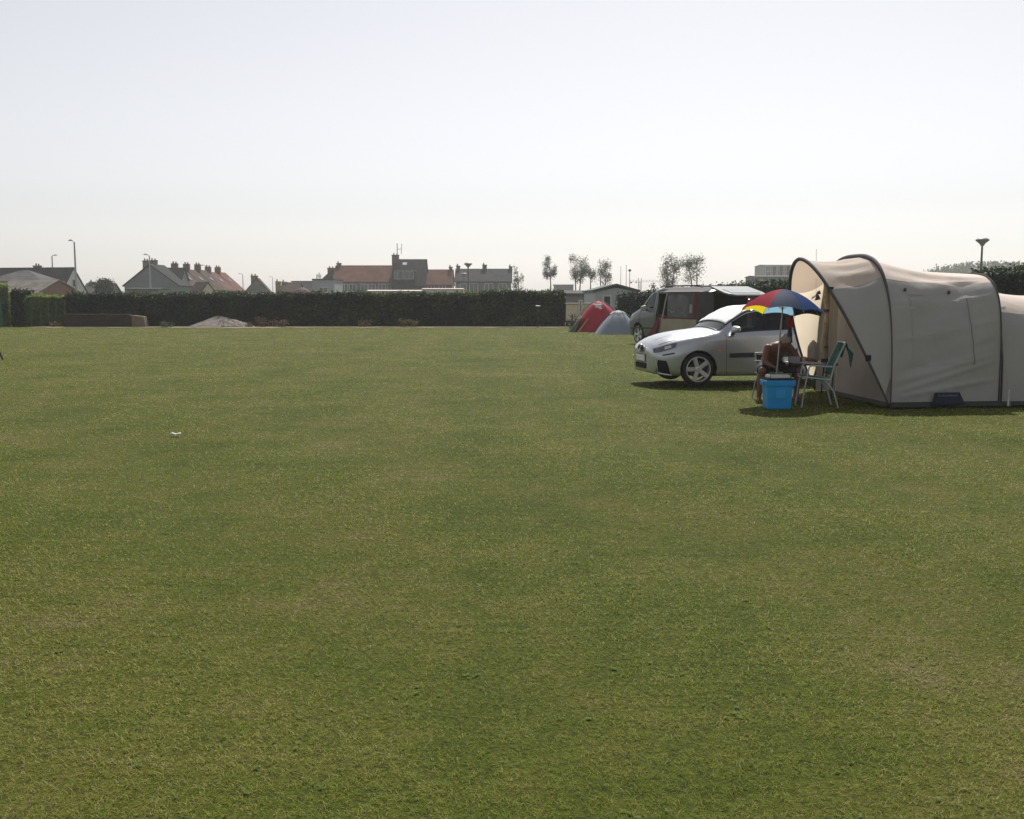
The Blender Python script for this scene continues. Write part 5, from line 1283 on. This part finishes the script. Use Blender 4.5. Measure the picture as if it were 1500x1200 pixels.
# guy ropes
for a_, b_ in ((hoodpt(.5), Vector((-1.9, 1.5, 0))), (Vector((s3, 1.4, 1.9)), Vector((s5 + .9, 1.3, .6))), (Vector((s3 + .03, .10, .9)), Vector((s3 + .10, -.10, 0)))):
    if a_.x < -.5: continue
    MB().cyl(a_, b_, .003, .003, 5).build('guy_rope', mat('pale_cord', (.36, .36, .35), rough=.8), tent)
MB().box(Vector((s3 + .1, -.03, .12)), (.02, .02, .24)).build('peg_loop', WHITEF, tent)
MB().box(Vector((s3 + .03, 0, .02)) + Vector((0,) + arch_pt(.16, 1.915, WT - .12, 4.6, .06)), (.06, .10, .05)).build('pole_cap', WHITEF, tent, bevel=.01)
# folded clothes line pole over the sleeping section: pale dry plant behind
# black bow hung inside the porch
tm = Matrix.Rotation(TA, 4, 'Z'); bw = at(1195, 432, 17.0)
mb = MB()
for (dx, dz, sx) in ((.035, .045, 1), (.03, -.045, 1)): mb.hexa([(dx - .045, -.012, dz - .05), (dx + .05, -.012, dz - .03), (dx + .05, .012, dz - .03), (dx - .045, .012, dz - .05)], [(dx - .02, -.01, dz + .05), (dx + .02, -.01, dz + .04), (dx + .02, .01, dz + .04), (dx - .02, .01, dz + .05)])
mb.tube([(-.07, 0, 0), (0, 0, .0), (.03, .0, .02)], [.02, .012, .01], 6)
o = mb.build('hanging_bow', SLEEVE, loc=bw); tag(o, 'small black bow shaped ornament hanging inside the beige tent porch', 'ornament')
hcord = MB().cyl((0, 0, .03), (0, .05, .75), .003, .003, 5).build('cord', SLEEVE, o)

# ================================================================== PARASOL, TABLE, CHAIRS, COOLER
def cloth(name, c, tr=.45): return mat(name, c, tuple(x * .85 for x in c), scale=5, rough=.6, transl=tr, spec=.05)
UC = [cloth('umbrella_red', (.42, .02, .06)), cloth('umbrella_navy', (.016, .040, .105), .3), cloth('umbrella_blue', (.018, .055, .20), .35), cloth('umbrella_dark', (.018, .035, .055), .25),
      cloth('umbrella_green', (.03, .16, .07)), cloth('umbrella_red'  + '_b', (.42, .02, .06)), cloth('umbrella_sky', (.30, .55, .75)), cloth('umbrella_yellow', (.85, .72, .02))]
ap = at(1149, 423.5, 15.05); ub = gp(1134, 591)
um = thing('umbrella', 'small rainbow coloured parasol over the seated man, leaning slightly', 'parasol', (ub.x, ub.y, 0))
axis = Vector((.085, .075, 1)).normalized(); ex = Vector((1, 0, 0)); ex = (ex - axis * ex.dot(axis)).normalized(); ey = axis.cross(ex)
A0 = ap - Vector((ub.x, ub.y, 0)); RU, HU = .615, .34
def upt(r, q, off=0): return A0 + (ex * math.cos(q) + ey * math.sin(q)) * (r * RU) - axis * (HU * (.25 * r + .75 * r ** 2.1) - off)
for k in range(8):
    q0 = R(238) + k * PI / 4; q1 = q0 - PI / 4; P = []
    for i in range(13):
        r = .02 + .98 * i / 12; row = []
        for j in range(9):
            v = j / 8; sag = 1 - .085 * math.sin(v * PI) * r; row.append(upt(r * sag, q0 + (q1 - q0) * v, -.012 * math.sin(v * PI) * r))
        P.append(row)
    idx = (0, 1, 2, 3, 3, 6, 7, 5)[k]
    MB().grid(P).build('canopy_panel', UC[idx], um, smooth='all')
    MB().tube([upt(r, q0, -.008) for r in np.linspace(.03, 1.03, 9)], .004, 5).build('rib', STEEL, um)
    MB().cyl(A0 - axis * .30, upt(.5, q0, -.01), .003, .003, 4).build('stretcher', STEEL, um)
MB().tube([(0, 0, 0), tuple(A0 - axis * .55 + Vector((0, -.0, 0))), tuple(A0 + axis * .03)], [.013, .011, .008], 8).build('pole', STEEL, um)
MB().cyl(A0 + axis * .0, A0 + axis * .06, .012, .004, 8).build('ferrule', BLACKP, um)
# hanging swimwear
hg = at(1158, 462, 15.28)
hc = MB(); hc.grid([[Vector((-.035 + .07 * v + .012 * math.sin(u * 7 + v * 3), .012 * math.sin(v * 9 + u * 4), -.19 * u)) for v in np.linspace(0, 1, 7)] for u in np.linspace(0, 1, 10)])
o = hc.build('hanging_cloth', mat('orange_red_cloth', (.50, .07, .04), (.35, .04, .03), scale=8, rough=.8, transl=.3), loc=hg, smooth='all', solid=.012); tag(o, 'red and navy cloth strip hanging from the parasol rim', 'cloth')
MB().grid([[Vector((-.025 - .02 * u + (.05 + .03 * u) * v, .014 * math.sin(v * 8 + u * 5), -.185 - .22 * u)) for v in np.linspace(0, 1, 7)] for u in np.linspace(0, 1, 8)]).build('lower_cloth', mat('navy_cloth', (.06, .05, .12), (.04, .035, .09), scale=8, rough=.85), o, smooth='all', solid=.012)

# camping table
TBZ = .585
tx0, tx1, ty0, ty1 = 4.20, 4.86, 15.30, 15.86
TABLE = mat('table_white', (.62, .61, .58), (.52, .51, .48), scale=4, rough=.5)
tb = thing('camping_table', 'low folding table with dark edge between seated man and green chair', 'table', ((tx0 + tx1) / 2, (ty0 + ty1) / 2, 0))
hx, hy = (tx1 - tx0) / 2, (ty1 - ty0) / 2
MB().box((0, 0, TBZ - .008), (hx * 2 - .02, hy * 2 - .02, .016)).build('table_top', TABLE, tb)
MB().box((0, -hy, TBZ - .02), (hx * 2 + .02, .02, .036)).box((0, hy, TBZ - .02), (hx * 2 + .02, .02, .036)).box((-hx, 0, TBZ - .02), (.02, hy * 2 - .02, .036)).box((hx, 0, TBZ - .02), (.02, hy * 2 - .02, .036)).build('edge', BLACKP, tb)
for sx in (-1, 1):
    for sy in (-1, 1): MB().tube([(sx * hx * .9, sy * hy * .85, TBZ - .03), (sx * hx * .8, sy * hy * .92, 0)], .011, 7).build('leg', DARKM, tb)
def on_table(px, Y): return Vector((XW(px, Y), Y, TBZ))
o = MB().lathe([(.0, 0), (.085, 0), (.088, .02), (.088, .20), (.08, .24), (.045, .30), (.03, .31), (0, .315)], 8, closed=False).build('water_canister', mat('beige_plastic', (.42, .38, .32), (.36, .32, .27), scale=4, rough=.5, transl=.2), loc=on_table(1193.5, 15.62), smooth=False, bevel=.006)
tag(o, 'tall beige water canister with sloped shoulders standing on the low table', 'canister'); MB().cyl((0, 0, .31), (0, 0, .33), .022, .022, 10).build('cap', TABLE, o)
def cup(label, px, Y, c, rr=.035, hh=.09):
    o = MB().lathe([(0, 0), (rr * .8, 0), (rr, hh), (rr * .9, hh), (rr * .72, .008), (0, .008)], 18).build('cup', c, loc=on_table(px, Y), smooth=True); tag(o, label, 'cup', 'cups on the low table')
    MB().tube([(rr * .9, 0, hh * .8), (rr * 1.5, 0, hh * .7), (rr * 1.5, 0, hh * .35), (rr * .85, 0, hh * .22)], .006, 6).build('handle', c, o); return o
PINK = mat('pink_plastic', (.55, .33, .30), (.46, .27, .25), scale=6, rough=.5); 
cup('pink cup standing nearest to the beige canister', 1180.5, 15.42, PINK); cup('reddish cup in reach of the seated man', 1173.5, 15.52, mat('red_brown_plastic', (.34, .17, .13), rough=.5), .033, .085)
o = MB().lathe([(0, 0), (.03, 0), (.032, .01), (.032, .12), (.012, .17), (.012, .205), (0, .207)], 16).build('bottle', mat('brown_bottle', (.10, .08, .06), (.07, .055, .04), rough=.15), loc=on_table(1169, 15.66), smooth=True); tag(o, 'dark narrow necked bottle on the low table behind the cups', 'bottle')
MB().cyl((0, 0, .2), (0, 0, .215), .014, .014, 10).build('cap', TABLE, o)
o = MB().box((0, 0, .018), (.10, .10, .035)).box((0, 0, .05), (.09, .09, .03)).build('lunch_box', BLACKP, loc=on_table(1211, 15.42), bevel=.012); tag(o, 'black lunch box at the right end of the low table', 'box'); 
o = MB().box((0, 0, .045), (.16, .10, .09)).build('grey_box', mat('grey_card', (.30, .30, .31), (.25, .25, .26), scale=5, rough=.8), loc=on_table(1166, 15.44) + Vector((-.0, 0, 0)), bevel=.01); tag(o, 'grey box on the low table under the bent arm of the man', 'box')
o = MB().box((0, 0, .006), (.20, .14, .012), .3).build('magazine', WHITEF, loc=on_table(1186, 15.38), bevel=.002); tag(o, 'white magazine lying near the front edge of the low table', 'magazine')

def chair(label, loc, rz, seatm, frame, group='folding chairs around the low table', bh=.92):
    """faces local -x"""
    t = thing('folding_chair', label, 'chair', loc, rz, group); r_ = .012; hw = .26
    for sy in (-hw, hw):
        MB().tube([(-.24, sy, 0), (-.20, sy, .30), (-.15, sy, .58), (-.12, sy, .60)], r_, 8).build('leg', frame, t, smooth=True)
        MB().tube([(.27, sy * .94, 0), (.20, sy * .94, .24), (.05, sy * .94, .42)], r_, 8).build('leg', frame, t, smooth=True)
        MB().box((.02, sy, .595), (.30, .045, .02), m=Matrix.Rotation(R(3), 3, 'Y')).build('armrest', frame, t, bevel=.008)
        MB().tube([(.14, sy * .9, .34), (.20, sy * .9, .60), (.34 - (.92 - bh) * .45, sy * .9, bh)], r_, 8).build('back_post', frame, t, smooth=True)
    MB().tube([(.34 - (.92 - bh) * .45, -hw * .9, bh), (.345 - (.92 - bh) * .45, 0, bh + .01), (.34 - (.92 - bh) * .45, hw * .9, bh)], r_, 8).build('back_rail', frame, t, smooth=True)
    MB().tube([(-.22, -hw, .44), (-.24, 0, .43), (-.22, hw, .44)], r_, 8).build('seat_rail', frame, t, smooth=True); MB().tube([(-.22, -hw, .44), (.15, -hw, .40), (.16, hw, .40), (-.22, hw, .44)], r_, 8).build('seat_frame', frame, t)
    MB().grid([[Vector((-.24 + .40 * u, -hw * .93 + hw * 1.86 * v, .445 - .045 * u - .03 * math.sin(v * PI) * math.sin(u * PI))) for v in np.linspace(0, 1, 9)] for u in np.linspace(0, 1, 9)]).build('seat', seatm, t, smooth='all', solid=.01)
    MB().grid([[Vector((.16 + (bh - .47) * .4 * u ** 1.2 + .03 * math.sin(v * PI), -hw * .86 + hw * 1.72 * v, .46 + (bh - .47) * u)) for v in np.linspace(0, 1, 9)] for u in np.linspace(0, 1, 9)]).build('backrest', seatm, t, smooth='all', solid=.01)
    return t
WFR = mat('white_tube', (.36, .39, .41), (.30, .33, .35), scale=6, rough=.4)
GREENC = mat('green_canvas', (.012, .13, .10), (.008, .09, .07), scale=4, rough=.75, transl=.15)
gc_ = gp(1201, 597.5)
chair('green canvas folding chair with white frame in front of the beige tent', (gc_.x, gc_.y + .22, 0), R(-6), GREENC, WFR)
chair('white framed folding chair that the shirtless man sits on', (4.07, 15.76, 0), R(106), mat('dark_canvas', (.03, .035, .04), (.02, .025, .03), rough=.8), WFR, bh=.70)
# dark green towel over the chair back
tp = Vector((gc_.x, gc_.y + .22, 0)); mb = MB(); P = []
for u in np.linspace(0, 1, 15):
    row = []
    for v in np.linspace(0, 1, 9):
        if u < .45: p = Vector((.30 + .05 * (u / .45), -.24 + .34 * v, .72 + .215 * (u / .45)))
        else:
            w2 = (u - .45) / .55; p = Vector((.355 + .06 * w2 + .10 * w2 * v, -.24 + .34 * v - .04 * w2, .945 - (.20 + .16 * (1 - v)) * w2 + .02 * math.sin(v * 7) * w2))
        row.append(p)
    P.append(row)
o = mb.grid(P).build('green_towel', mat('dark_green_cloth', (.006, .075, .065), (.004, .045, .04), scale=4, rough=.9), loc=tp, smooth='all', solid=.012); o.rotation_euler.z = R(-6)
tag(o, 'dark green towel draped over the back of the green chair', 'towel')

# blue cool box
BLUE = mat('blue_plastic', (.008, .28, .64), (.007, .25, .58), scale=3, rough=.42)
cl = gp(1142, 600.5); cb = thing('cool_box', 'bright blue cool box with pale lid in front of the seated man', 'cool box', (cl.x, cl.y + .15, 0), R(4))
def taper(z0, z1, a0, a1, b0, b1): return MB().hexa([(-a0, -b0, z0), (a0, -b0, z0), (a0, b0, z0), (-a0, b0, z0)], [(-a1, -b1, z1), (a1, -b1, z1), (a1, b1, z1), (-a1, b1, z1)])
cbo = taper(0, .37, .165, .185, .125, .145).build('body', BLUE, cb, bevel=.02)
taper(.33, .41, .205, .21, .16, .165).build('rim', BLUE, cb, bevel=.012)
MB().box((0, -.138, .22), (.14, .012, .13), m=Matrix.Rotation(R(-3), 3, 'X')).build('embossed_panel', BLUE, cbo, bevel=.005)
MB().box((-.215, 0, .36), (.02, .10, .05)).build('grip', BLUE, cb, bevel=.008); MB().box((.215, 0, .36), (.02, .10, .05)).build('grip', BLUE, cb, bevel=.008)
MB().box((-.0, 0, .425), (.37, .29, .03)).build('seal', mat('dark_blue_seal', (.012, .02, .04), rough=.7), cb, bevel=.008)
lid = taper(.44, .485, .15, .14, .12, .11).build('lid', mat('pale_lid', (.62, .62, .55), (.50, .50, .45), scale=5, rough=.5), cb, bevel=.012)
MB().tube([(-.15, -.12, .44), (-.15, -.125, .50), (.15, -.125, .50), (.15, -.12, .44)], .008, 6).build('handle', mat('grey_handle', (.20, .20, .20), rough=.6), lid)

# ================================================================== SEATED MAN
SKIN = mat('tanned_skin', (.175, .078, .052), (.14, .062, .042), scale=6, rough=.5)
PB = Vector((3.96, 15.72, 0)); fdir = Vector((.34, -.94, 0)); rdir = Vector((-.94, -.34, 0))
def bp(a_, b_, z): return fdir * a_ + rdir * b_ + Vector((0, 0, z))
hx_ = lambda x, y, z: Vector((x - PB.x, y - PB.y, z))
mb = MB()
def limb(pts, rs):
    Q = []; RR = []
    for i in range(len(pts) - 1):
        for t_ in np.linspace(0, 1, 6)[:-1 if i < len(pts) - 2 else None]:
            Q.append(Vector(pts[i]).lerp(Vector(pts[i + 1]), t_)); RR.append(rs[i] + (rs[i + 1] - rs[i]) * t_)
    mb.tube(Q, RR, 12)
    for p, r_ in ((pts[0], rs[0]), (pts[-1], rs[-1])): mb.ell(p, (r_, r_, r_), 12, 8)
    for p, r_ in zip(pts[1:-1], rs[1:-1]): mb.ell(p, (r_, r_, r_), 12, 8)
rotb = Matrix((rdir, fdir, Vector((0, 0, 1)))).transposed()
# trunk: overlapping ellipsoids along the bent spine, wide across the shoulders
for (a_, z, rx, ry, rz_) in ((-.02, .52, .175, .135, .11), (.03, .60, .165, .125, .12), (.09, .68, .165, .125, .12), (.155, .745, .175, .125, .115), (.215, .795, .185, .115, .10), (.255, .825, .150, .09, .08)):
    mb.ell(bp(a_, 0, z), (rx, ry, rz_), 20, 12, rotb @ Matrix.Rotation(R(-35), 3, 'X'))
limb([bp(.24, 0, .83), bp(.315, 0, .868), bp(.36, 0, .89)], [.07, .058, .055])
hm = rotb @ Matrix.Rotation(R(-48), 3, 'X')      # bowed head
hc0 = bp(.385, -.01, .905)
mb.ell(hc0, (.076, .098, .108), 20, 14, hm); mb.ell(hc0 + hm @ Vector((0, .028, -.055)), (.058, .062, .068), 16, 10, hm)
mb.ell(hc0 + hm @ Vector((0, .100, -.012)), (.014, .022, .026), 10, 8, hm)
for sx in (-1, 1):
    mb.ell(hc0 + hm @ Vector((sx * .078, -.005, -.012)), (.010, .022, .032), 10, 8, hm); mb.ell(hc0 + hm @ Vector((sx * .03, .088, .018)), (.016, .010, .008), 8, 6, hm)
mb.ell(hc0 + hm @ Vector((0, .086, -.056)), (.024, .010, .008), 10, 6, hm)
# arms
rs_, re_, rw_ = bp(.22, .19, .805), hx_(3.785, 15.33, .60), hx_(3.80, 15.27, .545)
limb([rs_, rs_.lerp(re_, .5) + Vector((-.012, 0, 0)), re_, re_.lerp(rw_, .9) + Vector((.06, -.02, -.0))], [.062, .050, .042, .032])
ls_, le_, lw_ = bp(.22, -.19, .805), hx_(4.33, 15.47, .63), hx_(4.455, 15.42, .635)
limb([ls_, ls_.lerp(le_, .5) + Vector((.012, 0, 0)), le_, lw_], [.062, .048, .042, .028])
def hand(c, d, n, thumb):
    d = d.normalized(); n = (n - d * n.dot(d)).normalized(); s2 = d.cross(n)
    M3 = Matrix((s2, d, n)).transposed(); mb.ell(c + d * .035, (.041, .050, .017), 14, 8, M3)
    for k, (o_, l_) in enumerate(((-.030, .062), (-.010, .074), (.010, .070), (.030, .055))):
        b0 = c + d * .072 + s2 * o_; b1 = b0 + d * l_ * .5 - n * .010; b2 = b1 + d * l_ * .28 - n * .026
        mb.tube([b0, b1, b2], [.0095, .009, .0075], 8); mb.ell(b2, (.0075,) * 3, 8, 6)
    t0 = c + d * .015 + s2 * thumb * .036; t1 = t0 + s2 * thumb * .028 + d * .026 - n * .012; t2 = t1 + d * .030 - n * .014
    mb.tube([t0, t1, t2], [.012, .0105, .0085], 8); mb.ell(t2, (.0085,) * 3, 8, 6)
hand(re_.lerp(rw_, .9) + Vector((.075, -.025, -.005)), Vector((.6, -.7, -.25)), Vector((0, .1, 1)), -1)
hand(lw_, Vector((.9, -.3, .05)), Vector((0, -.2, 1)), 1)
# legs
kr, ar = hx_(3.745, 15.30, .47), hx_(3.72, 15.36, .085); kl, al = hx_(4.32, 15.36, .475), hx_(4.285, 15.40, .085)
for kk, aa, sd in ((kr, ar, 1), (kl, al, -1)):
    hipj = bp(0, .10 * sd, .50); limb([hipj, hipj.lerp(kk, .5), kk], [.098, .085, .064]); limb([kk, kk.lerp(aa, .35) + Vector((0, .018, 0)), aa], [.060, .056, .038])
    ft = Vector((-.25 if sd > 0 else .25, -1, 0)).normalized()
    limb([aa + Vector((0, .01, -.035)) - ft * .03, aa + ft * .09 + Vector((0, 0, -.045)), aa + ft * .16 + Vector((0, 0, -.062))], [.036, .036, .022])
    for k in range(5): mb.ell(aa + ft * (.185 - abs(k - 1) * .006) + Vector((ft.y, -ft.x, 0)) * ((k - 2) * .017 * sd) + Vector((0, 0, -.066)), (.011, .016, .010), 8, 6)
tmp = mb.build('person_raw', SKIN); q = tmp.modifiers.new('R', 'REMESH'); q.mode = 'VOXEL'; q.voxel_size = .0065; q.use_smooth_shade = True
q = tmp.modifiers.new('S', 'SMOOTH'); q.factor = .45; q.iterations = 3
dg = bpy.context.evaluated_depsgraph_get(); dg.update(); me = bpy.data.meshes.new_from_object(tmp.evaluated_get(dg)); bpy.data.objects.remove(tmp)
me.polygons.foreach_set('use_smooth', [True] * len(me.polygons)); me.materials.clear()
man = link('person', me, SKIN, loc=PB); tag(man, 'shirtless man in dark shorts sitting bent over under the rainbow parasol', 'person')
# shorts
mb = MB()
mb.ell(bp(-.02, 0, .515), (.190, .150, .105), 20, 12, rotb)
for kk, sd in ((kr, 1), (kl, -1)):
    hipj = bp(0, .10 * sd, .50); limb([hipj, hipj.lerp(kk, .45), hipj.lerp(kk, .86)], [.112, .104, .092])
tmp = mb.build('shorts_raw', SKIN); q = tmp.modifiers.new('R', 'REMESH'); q.mode = 'VOXEL'; q.voxel_size = .009; q = tmp.modifiers.new('S', 'SMOOTH'); q.iterations = 4
dg = bpy.context.evaluated_depsgraph_get(); dg.update(); me = bpy.data.meshes.new_from_object(tmp.evaluated_get(dg)); bpy.data.objects.remove(tmp)
me.polygons.foreach_set('use_smooth', [True] * len(me.polygons)); me.materials.clear()
link('shorts', me, mat('dark_shorts_cloth', (.018, .018, .028), (.012, .012, .02), scale=9, rough=.85, bump=.3), man)
# grey cropped hair
mb = MB()
mb.ell(hc0 + hm @ Vector((0, -.014, .022)), (.084, .100, .102), 24, 16, hm)
mb.v = [v for v in mb.v]
o = mb.build('hair', mat('grey_hair', (.42, .39, .36), (.24, .22, .20), scale=40, rough=.7, bump=.6, bscale=90), man, smooth='all')
bm = bmesh.new(); bm.from_mesh(o.data); inv = hm.inverted()
bmesh.ops.delete(bm, geom=[v for v in bm.verts if (inv @ (v.co - hc0)).y > .060 + .5 * (inv @ (v.co - hc0)).z or (inv @ (v.co - hc0)).z < -.05], context='VERTS'); bm.to_mesh(o.data); bm.free()
q = o.modifiers.new('Solidify', 'SOLIDIFY'); q.thickness = .006

# ================================================================== LITTER, STAKE
lp = gp(257.5, 637)
o = MB().grid([[Vector((-.055 + .11 * u, -.035 + .07 * v, .012 + .006 * math.sin(u * 7 + v * 2) + .006 * math.sin(v * 9))) for v in np.linspace(0, 1, 7)] for u in np.linspace(0, 1, 10)]).build('paper_scrap', WHITEF, loc=lp, smooth='all', solid=.003)
tag(o, 'crumpled white scrap of paper lying on the grass', 'litter'); o.rotation_euler.z = R(-8)
sp = gp(4, 527)
o = MB().tube([(0, 0, 0), (-.06, 0, .16), (-.12, 0, .34)], [.022, .024, .02], 7).build('wooden_stake', mat('dark_wood', (.05, .04, .028), (.035, .028, .02), scale=9, rough=.9), loc=sp); tag(o, 'short dark leaning stake at the left edge of the grass', 'stake')

# ================================================================== HAZE
m, nt_, out = newmat('haze_air'); v = N(nt_, 'ShaderNodeVolumePrincipled'); v.inputs['Color'].default_value = (.93, .94, .96, 1); v.inputs['Density'].default_value = .0006; v.inputs['Anisotropy'].default_value = .35
nt_.links.new(v.outputs[0], out.inputs['Volume'])
hz = MB().box((0, 230, 6.5), (856, 596, 15)).build('haze', m); tag(hz, 'thin summer haze over the field', None, None, 'stuff')
